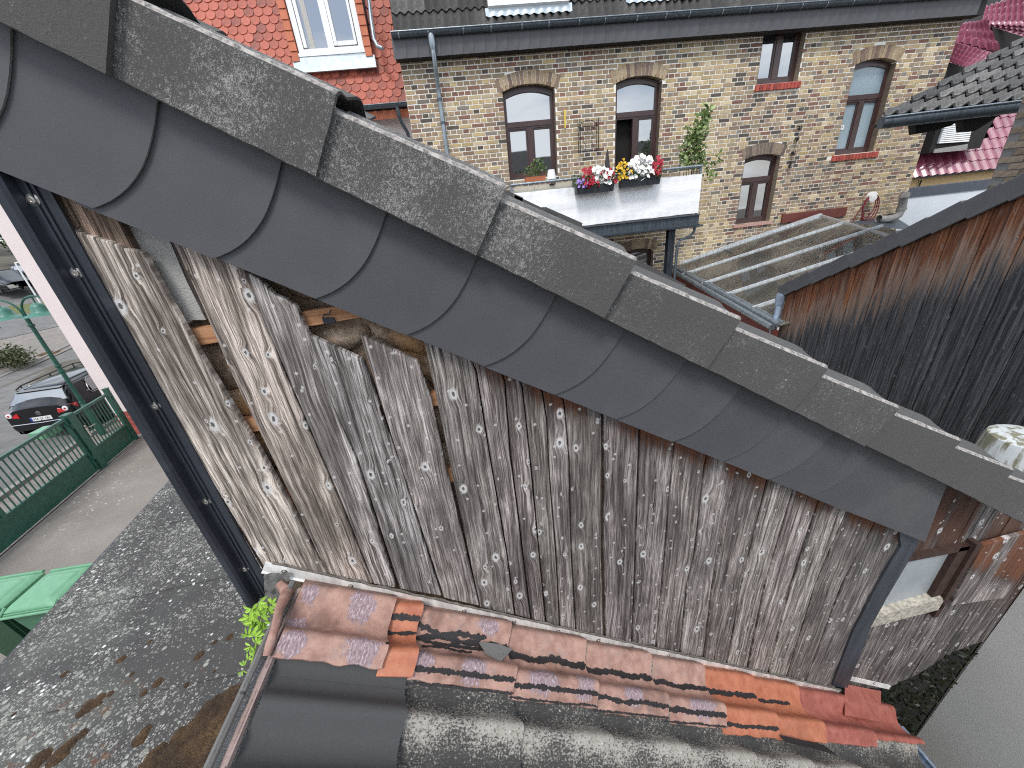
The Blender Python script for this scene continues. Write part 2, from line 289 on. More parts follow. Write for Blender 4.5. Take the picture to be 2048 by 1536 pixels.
MATS = dict(
    concrete=mat_concrete(), edge=mat_edge(), slate=mat_slate(), board=mat_board(), board_r=mat_board('sheltered_board', True), barn=mat_barn(), batten=mat_batten(), stone=mat_stone(),
    plaster=mat_render_('grey_plaster', (.42, .415, .39), 120, .004, .12, True), strip=mat_metal('anthracite_metal', (.040, .046, .058), .42, .35), zinc=mat_metal('zinc', (.30, .34, .37), .4, .75),
    zinc_blue=mat_metal('bluish_zinc', (.29, .36, .46), .4, .5), milk_pane=flat('milky_pane', (.33, .36, .375), .35, 0, .12, 7), slate_rim=flat('slate_edge_highlight', (.19, .19, .19), .9), slate_zinc=mat_metal('slate_zinc', (.06, .07, .086), .45, .3), leaf_bamboo=mat_leaf('bamboo_leaf', [(.06, .10, .03), (.16, .23, .07), (.32, .40, .15)]), zinc_light=mat_metal('pale_zinc', (.58, .62, .66), .4, .4), zinc_dark=mat_metal('dark_zinc', (.10, .12, .14), .45, .6), alu=mat_metal('dirty_white_aluminium', (.80, .79, .76), .5, .1), steel=mat_metal('screw_steel', (.52, .50, .46), .3, .9),
    sheet_old=mat_sheet('old_flashing', (.30, .165, .13), (.45, .275, .22), True), sheet_orange=mat_sheet('orange_flashing', (.37, .115, .06), (.48, .18, .10), False), sheet_red=mat_sheet('red_flashing', (.29, .080, .06), (.39, .13, .10), False),
    bitumen=flat('bitumen', (.018, .015, .016), .6, 0, .3, 150, .004), tile_new=flat('new_dark_tile', (.060, .060, .061), .88, 0, .1, 200, .0006), tile_lichen=mat_lichen_tile(), mortar_p=mat_render_('pinkish_mortar', (.36, .27, .25), 90, .006, .3),
    mortar_g=mat_render_('grey_mortar', (.17, .165, .16), 120, .006, .35), felt=mat_felt(), moss=mat_moss(), brick=mat_brick('brick_piece', 'obj'), brick_m=mat_brick('brick_field', 'mesh'),
    mortar=mat_render_('white_mortar', (.80, .77, .70), 60, .002, .06), red_tile=mat_tiles('red_clay_tile', [(.09, .03, .024), (.35, .075, .042), (.44, .115, .068)], .62, bd=.002, scale=8), orange_tile=mat_tiles('orange_trim_tile', [(.38, .10, .04), (.54, .16, .075)], .6, scale=8),
    roof_tile=mat_tiles('dark_roof_tile', [(.030, .029, .028), (.060, .057, .054), (.15, .14, .13)], .8, scale=16), roof_tile2=mat_tiles('sooty_roof_tile', [(.05, .05, .05), (.13, .125, .12), (.28, .27, .255)], .75, scale=14),
    purple=mat_tiles('glazed_purple_tile', [(.17, .03, .06), (.31, .085, .135)], .22, scale=6, coat=.8), white=flat('white_paint', (.76, .76, .75), .4, 0, .05), pvc=flat('white_upvc', (.80, .80, .79), .3, 0, .03), brown=flat('brown_frame', (.055, .028, .026), .35, 0, .2, 8),
    redbrick=mat_tiles('red_sill_brick', [(.13, .035, .03), (.38, .065, .045), (.45, .10, .07)], .8, scale=30), sill=flat('rose_stone', (.42, .25, .22), .8), redboard=flat('rust_red_board', (.13, .03, .022), .7, 0, .2, 6), glass=mat_glass_dark(), glass_frost=None, glass_clear=mat_clear(),
    inner=flat('dark_room', (.012, .010, .009), .9), curtain=flat('pale_curtain', (.45, .43, .40), .9), pink=mat_render_('pale_pink_render', (.72, .62, .60), 45, .003, .05), yellow=mat_render_('ochre_render', (.66, .47, .25), 60, .003, .06), whiteren=mat_render_('white_render', (.66, .70, .75), 90, .003, .06),
    lead=mat_metal('lead_sheet', (.075, .085, .11), .5, .2), greywall=mat_render_('smooth_grey_render', (.60, .60, .58), 170, .0025, .06), fabric=None, green=flat('green_paint', (.018, .085, .060), .38, 0, .25, 12), lampgreen=flat('lamp_green', (.05, .17, .13), .4, 0, .2, 12), bin=flat('green_bin_plastic', (.055, .165, .095), .45, 0, .12, 12), binlid=flat('green_bin_lid', (.13, .31, .18), .4, 0, .1, 12), bindark=flat('dark_green_bin', (.016, .060, .030), .5, 0, .15, 12),
    carpaint=flat('black_car_paint', (.004, .004, .006), .14, 0, .1, 3, 0, coat=.25), carglass=mat_glass_dark('car_glass', (.03, .045, .05), 4), tyre=flat('tyre', (.015, .015, .015), .85), chrome=flat('chrome', (.65, .65, .66), .15, 1, .03), redlight=flat('red_light', (.45, .01, .015), .2, 0, .1), plate=flat('plate_white', (.75, .75, .73), .4), blueplate=flat('plate_blue', (.02, .05, .35), .4), black=flat('black_plastic', (.012, .012, .013), .5),
    asphalt=flat('asphalt', (.135, .13, .125), .93, 0, .22, 3, .004), pave=mat_paving('block_paving', (.19, .17, .15), (.26, .235, .21), 4.5, 9, .16), yard=mat_yard(), kerb=flat('kerb_stone', (.21, .20, .185), .9, 0, .15, 8), earth=flat('ground_earth', (.09, .08, .06), .98, 0, .3, 1.5), grass=flat('verge_grass', (.10, .11, .035), .98, 0, .4, 6, .02),
    bark=flat('bark', (.06, .045, .03), .95, 0, .3, 30, .01), leaf_lime=mat_leaf('lime_leaf', [(.10, .20, .012), (.24, .42, .035), (.33, .52, .06)]), leaf=mat_leaf('green_leaf', [(.025, .055, .012), (.085, .15, .035), (.19, .27, .08)]), leaf_dark=mat_leaf('dark_ivy_leaf', [(.003, .005, .002), (.008, .016, .004), (.026, .026, .008)]), leaf_dry=mat_leaf('hedge_leaf', [(.03, .035, .012), (.06, .075, .022), (.10, .11, .035)]),
    fl_white=flat('white_petal', (.82, .81, .78), .6), fl_red=flat('crimson_petal', (.34, .006, .022), .55), fl_yel=flat('yellow_petal', (.70, .42, .02), .6), fl_vio=flat('violet_petal', (.28, .17, .50), .6), terracotta=flat('terracotta', (.44, .14, .065), .8), planter=flat('anthracite_planter', (.022, .026, .030), .5), umbrella=flat('dark_canvas', (.045, .04, .045), .85), iron=flat('black_iron', (.012, .011, .011), .5, .2), yellowp=flat('yellow_plastic', (.70, .52, .08), .5), hose=flat('dark_red_hose', (.17, .025, .03), .4), pipegrey=flat('grey_pipe', (.26, .25, .24), .5, 0, .2, 9),
    mossy=None, cream=flat('cream_tile', (.62, .57, .47), .5, 0, .06), shutter=flat('white_shutter', (.74, .74, .72), .5), soffit=flat('dark_shade_sheet', (.014, .012, .011), .8), brownbrick=mat_tiles('brown_brick', [(.085, .065, .045), (.17, .13, .095), (.26, .21, .16)], .92, scale=20), zinc_pale=flat('pale_lead', (.50, .56, .60), .5, .2, .15, 9), web=flat('pale_wire', (.5, .5, .5), .5))
g = G('frosted_glass'); n_ = g.noise(70, 3, .6)
MATS['glass_frost'] = g.done(g.ramp(n_, (.3, (.20, .27, .31)), (.7, (.30, .38, .42))), .22, 0, n_, .004, ior=1.8)
g = G('white_screen_fabric'); n_ = g.noise(1, 4, .6, v=g.map((2.5, 2.5, 14))); f_ = g.noise(420, 2)
MATS['fabric'] = g.done(g.mix(n_, (.84, .85, .86), (.90, .90, .90)), .85, 0, n_, .012, strength=.5)
g = G('mossy_white_cap'); n_ = g.noise(5, 4); st_ = g.noise(1, 4, .6, v=g.map((16, 16, 2)))
MATS['mossy'] = g.done(g.mix(g.sm(st_, .46, .6), (.55, .58, .58), g.mix(g.noise(30), (.13, .13, .08), (.26, .24, .17))), .9, 0, n_, .006)
MT = MATS

# ---------------------------------------------------------------- mesh building
class B:
    def __init__(s): s.v = []; s.f = []; s.c = None; s.sm = False
    def add(s, vs, fs):
        o = len(s.v); s.v += [tuple(q) for q in vs]; s.f += [tuple(i + o for i in q) for q in fs]; return s
    def quad(s, a, b, c, d): return s.add([a, b, c, d], [(0, 1, 2, 3)])
    def box(s, a, ux, uy, uz):                   # corner and three edge vectors
        a, ux, uy, uz = map(Vector, (a, ux, uy, uz)); p = [a, a + ux, a + ux + uy, a + uy]
        s.add(p + [q + uz for q in p], [(3, 2, 1, 0), (4, 5, 6, 7), (0, 1, 5, 4), (1, 2, 6, 5), (2, 3, 7, 6), (3, 0, 4, 7)]); return s
    def abox(s, x0, x1, y0, y1, z0, z1): return s.box((x0, y0, z0), (x1 - x0, 0, 0), (0, y1 - y0, 0), (0, 0, z1 - z0))
    def prism(s, poly, ex):                      # polygon extruded along ex
        poly = [Vector(p) for p in poly]; ex = Vector(ex); n = len(poly)
        s.add(poly + [p + ex for p in poly], [tuple(range(n - 1, -1, -1)), tuple(range(n, 2 * n))] + [(i, (i + 1) % n, n + (i + 1) % n, n + i) for i in range(n)]); return s
    def tube(s, pts, r, n=8, cap=True):
        pts = [Vector(p) for p in pts]; rs = r if hasattr(r, '__len__') else [r] * len(pts); rings = []; up = None
        for i, p in enumerate(pts):
            d = (pts[min(i + 1, len(pts) - 1)] - pts[max(i - 1, 0)]).normalized()
            if up is None: up = Vector((0, 0, 1)) if abs(d.z) < .9 else Vector((1, 0, 0))
            a = d.cross(up).normalized(); b = a.cross(d).normalized(); up = b
            rings.append([p + (a * cos(2 * pi * k / n) + b * sin(2 * pi * k / n)) * rs[i] for k in range(n)])
        fs = [(i * n + k, i * n + (k + 1) % n, (i + 1) * n + (k + 1) % n, (i + 1) * n + k) for i in range(len(pts) - 1) for k in range(n)]
        if cap: fs += [tuple(range(n - 1, -1, -1)), tuple((len(pts) - 1) * n + k for k in range(n))]
        s.add([q for g_ in rings for q in g_], fs); s.sm = True; return s
    def lathe(s, base, prof, n=20, axis=(0, 0, 1)):
        ax = Vector(axis).normalized(); a = ax.orthogonal().normalized(); b = ax.cross(a); base = Vector(base)
        vs = [base + ax * h + (a * cos(2 * pi * k / n) + b * sin(2 * pi * k / n)) * r for r, h in prof for k in range(n)]
        fs = [(i * n + k, i * n + (k + 1) % n, (i + 1) * n + (k + 1) % n, (i + 1) * n + k) for i in range(len(prof) - 1) for k in range(n)]
        fs += [tuple(range(n - 1, -1, -1)), tuple((len(prof) - 1) * n + k for k in range(n))]
        s.add(vs, fs); s.sm = True; return s
    def grid(s, fn, nu, nv, thick=None):         # fn(u, v) -> point; thick: offset vector for a back side
        vs = [Vector(fn(i / nu, j / nv)) for i in range(nu + 1) for j in range(nv + 1)]; W = nv + 1
        fs = [(i * W + j, (i + 1) * W + j, (i + 1) * W + j + 1, i * W + j + 1) for i in range(nu) for j in range(nv)]
        if thick is not None:
            t = Vector(thick); o = len(vs); vs2 = [q + t for q in vs]; fs2 = [tuple(i + o for i in reversed(q)) for q in fs]
            rim = [i * W for i in range(nu + 1)] + [nu * W + j for j in range(1, W)] + [i * W + nv for i in range(nu - 1, -1, -1)] + [j for j in range(nv - 1, 0, -1)]
            fs3 = [(rim[k], rim[(k + 1) % len(rim)], rim[(k + 1) % len(rim)] + o, rim[k] + o) for k in range(len(rim))]
            vs += vs2; fs = fs + fs2 + [tuple(reversed(q)) for q in fs3]
        return s.add(vs, fs)
    def mesh(s, name, mat, colors=None, smooth=None):
        me = bpy.data.meshes.new(name); me.from_pydata(s.v, [], s.f)
        if not isinstance(mat, (list, tuple)): mat = [mat]
        for q in mat: me.materials.append(q)
        if colors is not None:                   # one colour per face
            at = me.color_attributes.new('Col', 'FLOAT_COLOR', 'CORNER'); k = 0; buf = []
            for p, c in zip(me.polygons, colors): buf += list((*c[:3], 1)) * p.loop_total
            at.data.foreach_set('color', buf)
        if smooth if smooth is not None else s.sm:
            me.polygons.foreach_set('use_smooth', [True] * len(me.polygons))
            try: me.set_sharp_from_angle(angle=radians(40))
            except Exception: pass
        me.update(); return me
def link(name, me, parent=None, loc=None, col=None, kind=None, rot=None):
    o = bpy.data.objects.new(name, me); C.objects.link(o)
    if parent is not None:
        o.parent = parent; o.matrix_parent_inverse = WM[parent.name].inverted()
    m = Matrix.Identity(4)
    if rot is not None: m = rot.to_4x4()
    if loc is not None: m = Matrix.Translation(loc) @ m
    o.matrix_basis = m; WM[o.name] = m
    if col is not None: o.color = (*col[:3], 1)
    if kind: o['kind'] = kind
    return o
WM = {}
def put(name, b, mat, parent=None, col=None, kind=None, label=None, colors=None, smooth=None):
    mat = MT[mat] if isinstance(mat, str) else mat
    o = link(name, b.mesh(name, mat, colors, smooth), parent, None, col, kind)
    if label: o['label'] = label
    return o
def tag(o, label, cat, group=None):
    o['label'] = label; o['category'] = cat
    if group: o['group'] = group
    return o
def thing(name, loc, label, cat, group=None):
    o = bpy.data.objects.new(name, None); C.objects.link(o); o.location = loc; WM[o.name] = Matrix.Translation(loc); o.empty_display_size = .1
    return tag(o, label, cat, group)
def bevel_mesh(me, w_=.003, seg=1):
    bm = bmesh.new(); bm.from_mesh(me); bmesh.ops.bevel(bm, geom=[e for e in bm.edges], offset=w_, segments=seg, affect='EDGES', clamp_overlap=True); bm.to_mesh(me); bm.free(); return me
# ================================================================ SETTING: ground and street
def ground_z(x, y):                              # the street climbs gently beyond the hedge
    d = max(0, (-x * .75 + y * .66) - 27.5); return GZ + min(d, 60) * .12
b = B(); b.grid(lambda u, v: ((lambda x, y: (x, y, ground_z(x, y) - .03))(-190 + 300 * u, -60 + 260 * v)), 60, 52); put('ground', b, 'earth', kind='structure', smooth=True)
def sheet_on_ground(name, pts, mat, h, n=14):    # a four-cornered sheet following the ground
    a, b_, c, d = [Vector(p) for p in pts]; q = B()
    q.grid(lambda u, v: ((lambda p: (p.x, p.y, ground_z(p.x, p.y) + h))((a.lerp(b_, u)).lerp(d.lerp(c, u), v))), n, n); return put(name, q, mat, kind='structure')
sheet_on_ground('yard_pavement', [(-9.70, 10.3, 0), (-.9, 10.3, 0), (-.9, -6, 0), (-7.1, -6, 0)], 'yard', -.012, 4)
sheet_on_ground('courtyard_pavement', [(-.9, 10.3, 0), (14, 10.3, 0), (14, -6, 0), (-.9, -6, 0)], 'yard', -.012, 4)
sheet_on_ground('pavement', [(-11.3, 10.3, 0), (-9.72, 10.3, 0), (-6.8, -8, 0), (-8.4, -8, 0)], 'pave', -.008); sheet_on_ground('pavement', [(-11.3, 40, 0), (-10.2, 40, 0), (-10.2, 10.3, 0), (-11.3, 10.3, 0)], 'pave', -.008)
sheet_on_ground('road', [(-23.5, 40, 0), (-11.3, 40, 0), (-8.6, -8, 0), (-19.8, -8, 0)], 'asphalt', -.015)
def gpt(px, py):                                 # where a sight line meets the street
    r = ray(px, py); lo, hi = 1., 400.
    for _ in range(50):
        m = (lo + hi) / 2; p = r * m
        if p.z > ground_z(p.x, p.y): lo = m
        else: hi = m
    return r * lo
for nm, q, mt, h in (('paved_crossing', ((-90, 795), (172, 684), (168, 642), (-90, 702)), 'pave', .02), ('side_road', ((-90, 701), (172, 640), (160, 616), (-90, 655)), 'asphalt', .012), ('grass_strip', ((-90, 654), (165, 615), (160, 596), (-90, 628)), 'grass', .05),
                     ('side_road', ((-90, 627), (165, 594), (160, 552), (-90, 602)), 'asphalt', .02), ('far_pavement', ((-90, 601), (165, 551), (160, 543), (-90, 594)), 'kerb', .06)):
    sheet_on_ground(nm, [gpt(*k) for k in q], mt, h, 16)
def kerb(name, p, q, w_=.16, h=.11):
    p, q = Vector(p), Vector(q); k = B(); d = (q - p).normalized(); s_ = Vector((-d.y, d.x, 0)) * w_; n = 16
    for i in range(n):
        a = p.lerp(q, i / n); c = p.lerp(q, (i + .985) / n); a.z = c.z = 0; za, zc = ground_z(a.x, a.y) - .03, ground_z(c.x, c.y) - .03
        k.add([(a.x, a.y, za), (c.x, c.y, zc), (c.x + s_.x, c.y + s_.y, zc), (a.x + s_.x, a.y + s_.y, za), (a.x, a.y, za + h), (c.x, c.y, zc + h), (c.x + s_.x, c.y + s_.y, zc + h), (a.x + s_.x, a.y + s_.y, za + h)],
              [(4, 5, 6, 7), (0, 1, 5, 4), (1, 2, 6, 5), (2, 3, 7, 6), (3, 0, 4, 7)])
    return put(name, k, 'kerb', kind='structure')
kerb('kerb', gpt(-60, 783), gpt(170, 678)); kerb('kerb', gpt(-60, 648), gpt(165, 612)); kerb('kerb', (-11.46, 30, 0), (-11.46, 10.3, 0)); kerb('kerb', (-11.46, 10.3, 0), (-8.56, -8, 0))

# ================================================================ GABLE HOUSE (the near wall and its verge)
A = radians(31.5); ca, sa = cos(A), sin(A)
def SN(s, n, Y): return Vector((s * ca + n * sa, Y, -s * sa + n * ca))
def sn(p): return p.x * ca - p.z * sa, p.x * sa + p.z * ca
RA = Matrix.Rotation(A, 3, 'Y')
house = thing('gable_house', (.8, 1.1, GZ), 'old gable house with weathered vertical boards below a dark verge', 'house')
# stone wall behind the boards
def gable_z(x, n): return (n - x * sa) / ca      # height of the line n = const at x
b = B(); nx, nz = 70, 60
def stonewall(u, v):
    x = -.86 + 3.6 * u; zt = gable_z(x, -.02); z = GZ + (zt - GZ) * (1 - (1 - v) ** 2.2)
    from mathutils import noise as N
    return (x, 1.022 + .012 * N.noise((x * 7, z * 7, 0)) + .006 * N.noise((x * 25, z * 25, 2)), z)
b.grid(stonewall, nx, nz); put('wall', b, 'stone', house, smooth=True)
b = B(); b.prism([(-.86, 1.06, GZ), (2.35, 1.06, GZ), (2.35, 1.06, gable_z(2.35, -.06)), (-.86, 1.06, gable_z(-.86, -.06))], (0, 2.6, 0)); put('wall_core', b, 'greywall', house)
# single stones seen in the gaps between boards
def poly_px(pts, Y): return [at_y(x, y, Y) for x, y in pts]
for pts in ([(600, 590), (700, 612), (735, 632), (640, 628)], [(625, 665), (725, 648), (742, 668), (700, 705), (640, 690)], [(735, 645), (850, 672), (862, 715), (800, 700), (745, 672)], [(570, 560), (640, 588), (625, 604), (575, 590)],
            [(395, 700), (470, 690), (500, 770), (440, 785)], [(430, 790), (500, 775), (530, 845), (455, 850)], [(465, 870), (540, 862), (575, 935), (510, 940)], [(520, 945), (580, 940), (600, 1000), (560, 1005)],
            [(850, 720), (885, 712), (890, 775), (862, 780)], [(858, 815), (890, 812), (905, 880), (875, 885)], [(875, 890), (905, 886), (925, 965), (893, 965)], [(560, 1010), (610, 1005), (640, 1080), (605, 1085)]):
    b = B(); b.prism(poly_px(pts, 1.006), (0, .03, 0)); me = bevel_mesh(b.mesh('stone', MT['stone']), .006, 2); me.polygons.foreach_set('use_smooth', [True] * len(me.polygons)); link('stone', me, house)
b = B(); b.prism(poly_px([(205, 400), (330, 460), (372, 560), (412, 640), (385, 640), (365, 655), (300, 560)], .985), (0, .03, 0)); put('render_patch', b, 'plaster', house)
# battens
for pts in ([(370, 660), (760, 600), (765, 627), (375, 695)], [(470, 842), (950, 775), (952, 800), (475, 868)], [(540, 985), (960, 930), (960, 956), (545, 1012)]):
    b = B(); b.prism(poly_px(pts, .978), (0, .022, 0)); put('batten', b, 'batten', house)
b = B(); c0 = at_y(657, 640, .972)                 # small bent metal clip on the batten
b.box(c0 + V(-.014, 0, -.008), (.028, 0, -.002), (0, .006, 0), (0, 0, .014)); b.tube([c0 + V(-.012, 0, .006), c0 + V(-.004, -.006, .016), c0 + V(.008, -.004, .014), c0 + V(.013, 0, .024)], .0018, 5); put('clip', b, 'strip', house)
# boards
def board(pts, dy=0, mat='board', th=.021, tint=(1, 1, 1), name='plank', Y=.953):
    b = B(); b.prism(poly_px(pts, Y + dy), (0, th, 0)); me = bevel_mesh(b.mesh(name, MT[mat]), .0026)
    return link(name, me, house, col=tint)
warm, mid = (1.42, 1.27, 1.14), (1.25, 1.2, 1.16)
board([(72, 360), (232, 430), (420, 800), (600, 1150), (531, 1150), (300, 760)], .012, tint=(1.15, .85, .66))
board([(109, 450), (160, 466), (219, 484), (247, 497), (281, 503), (400, 712), (520, 905), (655, 1150), (531, 1140), (305, 769)], -.004, tint=(1.5, 1.38, 1.24))
board([(338, 470), (488, 538), (564, 735), (643, 920), (745, 1168), (655, 1148), (546, 920), (458, 738), (409, 625), (375, 547)], -.002, tint=warm)
board([(334, 468), (352, 478), (380, 548), (412, 628), (403, 628), (366, 537)], .014, tint=(.5, .42, .38))  # thin dark-tinted piece added as the shading on the previous board's left side
board([(490, 542), (520, 560), (548, 590), (572, 600), (592, 614), (619, 676), (660, 800), (711, 919), (790, 1176), (748, 1168), (690, 1020), (646, 918), (568, 735), (525, 640)], -.003, tint=mid)
board([(602, 674), (618, 671), (668, 694), (727, 721), (752, 796), (798, 925), (882, 1192), (800, 1178), (716, 919), (660, 800)], 0, tint=(1.08, 1.06, 1.06))
board([(720, 670), (780, 698), (835, 723), (860, 795), (888, 920), (958, 1212), (888, 1196), (800, 925), (757, 790)], -.002, tint=(1.12, 1.06, 1.03))
S = [[(840, 662), (850, 692), (879, 824), (908, 967), (938, 1108), (961, 1215)], [(938, 710), (953, 745), (979, 909), (1014, 1108), (1030, 1230)], [(1000, 735), (1010, 765), (1020, 900), (1034, 1010), (1062, 1238)], [(1035, 748), (1045, 774), (1061, 924), (1078, 1100), (1092, 1246)],
     [(1085, 782), (1094, 842), (1100, 960), (1112, 1100), (1120, 1254)], [(1124, 785), (1131, 824), (1139, 924), (1143, 1100), (1152, 1260)], [(1205, 812), (1206, 836), (1206, 960), (1205, 1108), (1210, 1276)], [(1282, 842), (1279, 865), (1275, 980), (1271, 1108), (1264, 1288)],
     [(1356, 868), (1349, 892), (1338, 1000), (1330, 1108), (1312, 1298)], [(1417, 900), (1409, 934), (1389, 1108), (1374, 1170), (1360, 1308)], [(1480, 925), (1473, 947), (1445, 1080), (1425, 1170), (1407, 1318)], [(1541, 940), (1533, 967), (1505, 1080), (1483, 1170), (1454, 1328)],
     [(1594, 965), (1584, 991), (1554, 1090), (1530, 1170), (1495, 1337)], [(1646, 985), (1636, 1008), (1606, 1095), (1582, 1170), (1537, 1346)], [(1700, 1008), (1690, 1033), (1656, 1110), (1631, 1170), (1573, 1356)], [(1757, 1030), (1745, 1056), (1710, 1120), (1684, 1170), (1611, 1366)], [(1822, 1060), (1800, 1092), (1772, 1140), (1745, 1190), (1668, 1384)]]
gaps = {0: 0, 6: 3.0, 8: 1.6, 9: 1.6, 10: 1.6, 11: 1.2, 12: 2.2, 13: 2.0}
for i in range(len(S) - 1):
    g0, g1 = gaps.get(i, 1.5), gaps.get(i + 1, 1.5)
    l = [(x + g0, y) for x, y in S[i]]; r = [(x - g1, y) for x, y in S[i + 1]]
    v_ = rnd(.66, 1.12); board(l[::1] + r[::-1], rnd(-.004, .003) + (.003 if i % 2 else 0), tint=(v_ * 1.03, v_ * rnd(.94, .98), v_ * rnd(.90, .97)))
# left corner strip of dark folded metal
b = B(); b.abox(-.874, -.802, .944, .95, -1.105, .33); b.abox(-.838, -.834, .940, .944, -1.105, .33); b.abox(-.827, -.823, .940, .944, -1.105, .33)
b.prism([(-.874, .95, -1.11), (-.878, .918, -1.11), (-.872, .912, -1.11), (-.858, .914, -1.11), (-.853, .922, -1.11), (-.852, .944, -1.11)], (0, 0, 1.45)); cs = put('corner_strip', b, 'strip', house)
def screw(p, r, parent, name='screw'):
    b = B(); b.lathe(p, [(r * 1.25, 0), (r * 1.25, .0012), (r * .8, .0022), (r * .8, .004), (r * .72, .0052), (r * .34, .0056), (r * .3, .0042)], 18, (0, -1, 0)); return put(name, b, 'steel', parent)
for q in ((67, 400), (153, 546), (312, 812), (413, 1003), (490, 1138)): screw(at_y(*q, .944), .0095, cs)
# right corner strip
b = B(); b.prism(poly_px([(1800, 1062), (1840, 1075), (1823, 1113), (1773, 1197), (1742, 1254), (1694, 1378), (1665, 1371), (1707, 1262), (1757, 1168), (1787, 1116), (1802, 1093)], .944), (0, .04, 0)); put('corner_strip', b, 'slate_zinc', house, label='slimmer grey metal corner strip at the right end of the boards')
# fascia slates
def slate_mesh(cut=None):
    arc = [(0, -.055), (.0, -.11), (-.002, -.14), (-.006, -.172), (-.012, -.198), (-.020, -.221), (-.030, -.243), (-.043, -.265), (-.058, -.285), (-.075, -.303), (-.085, -.312)]
    pts = [(-.33, -.055)] + arc + [(-.33, -.314)]
    b = B(); b.prism([(u, .912 - u * .028, n) for u, n in pts], (0, .0042, 0)); me = b.mesh('fascia_slate', [MT['slate'], MT['slate_rim']])
    for i in range(2, len(me.polygons)): me.polygons[i].material_index = 1  # pale colour on the side faces paints the highlight along the slate edges
    return me
sm_ = slate_mesh()
for k in range(-3, 14):
    s0 = -.568 + .2121 * k
    if k < 12: link('fascia_slate', sm_, house, SN(s0, rnd(-.003, .003), rnd(-.001, .001)), rot=Matrix.Rotation(rnd(-.006, .006), 3, 'Y') @ RA)
b = B(); b.prism([SN(s_, n, .9185) for s_, n in [(1.64, -.055), (1.985, -.055), (2.19, -.312), (1.64, -.314)]], (0, .0055, 0)); link('fascia_slate', bevel_mesh(b.mesh('fascia_slate', MT['slate']), .0009), house)
# verge tiles
def verge_mesh(seed):
    from mathutils import noise as N
    sec = [(.000, -.066), (.000, -.03), (.000, .0), (.000, .03), (.001, .052), (.006, .0585), (.016, .061), (.05, .060), (.085, .068), (.112, .077), (.14, .080), (.168, .076), (.195, .066), (.23, .058), (.262, .066), (.29, .078), (.30, .078)]
    L_ = .346; nu = 14; b = B()
    def pt(u, v):
        i = v * (len(sec) - 1); i0 = min(int(i), len(sec) - 2); t = i - i0
        y = sec[i0][0] * (1 - t) + sec[i0 + 1][0] * t; n = sec[i0][1] * (1 - t) + sec[i0 + 1][1] * t
        uu = u * L_; lift = .028 * u if n > -.05 else .0
        j = .0007 * N.noise((uu * 40 + seed, y * 40, n * 40 + seed)); ch = (.0018 * N.noise((uu * 25 + seed, 3, 3)) if v < .01 else 0) + (.003 * N.noise((uu * 30 + seed, 9, 3)) if .3 < v < .42 else 0)
        return (uu + (.003 * N.noise((n * 30, seed, y * 20)) if u in (0, 1) else 0), .880 - .015 * u + y + j, n + lift + ch)
    b.grid(pt, nu, len(sec) - 1, (0, .012, -.003)); me = b.mesh('verge_tile', [MT['concrete'], MT['edge']], smooth=True); W = len(sec) - 1
    for i in range(nu * W):
        if i % W in (4, 5): me.polygons[i].material_index = 1
    me.set_sharp_from_angle(angle=radians(22)); return me
VM = [verge_mesh(q) for q in (1.3, 7.7, 4.1)]
dusty = {-1: .0, 0: 1.0, 1: 1.0, 2: .8, 3: .45, 4: .25, 5: .5, 6: .12, 7: .08, 8: .2, -2: 0}
for k in range(-2, 9):
    d = dusty.get(k, .5); link('verge_tile', VM[k % 3], house, SN(-.622 + .339 * k, rnd(-.002, .002), rnd(-.0015, .0015)), rot=Matrix.Rotation(rnd(-.004, .004), 3, 'Y') @ RA, col=(d, d, d))
b = B()                                          # the tiled roof behind the verge: waves run down the slope
b.grid(lambda u, v: SN(-1.4 + 3.82 * u, .04 + .02 * cos((v * 2.7) * 2 * pi / .15) + .02 * ((u * 3.82 / .339) % 1), 1.17 + 2.7 * v), 46, 150); put('roof', b, 'concrete', house, kind='stuff', smooth=True, col=(.5, .5, .5))
for k, (x0, y0, x1, y1, h) in enumerate([(1012, 380, 1046, 395, 13), (1030, 390, 1115, 430, 9), (1092, 414, 1165, 446, 13), (1255, 508, 1372, 570, 7)]):   # ends of the far verge
    p, q = at_y(x0, y0, 2.9), at_y(x1, y1, 2.9); b = B(); b.prism([p, q, q + V(-.02, 0, -h * .0075), p + V(-.03, 0, -h * .0075)], (0, .3, 0)); put('verge_tile', b, 'concrete', house, col=(.15, .15, .15), label='far verge tile just showing above the near verge')
gx, gz = SN(2.36, -.03, 0).x, SN(2.36, -.03, 0).z
b = B(); b.grid(lambda u, v: (gx + .09 + .06 * cos(pi * v), .93 + 2.8 * u, gz + .01 - .06 * sin(pi * v)), 1, 10, (0, 0, .002)); b.tube([(gx + .15, .93, gz + .012), (gx + .15, 3.7, gz + .012)], .008, 8); put('gutter', b, 'zinc_blue', house)
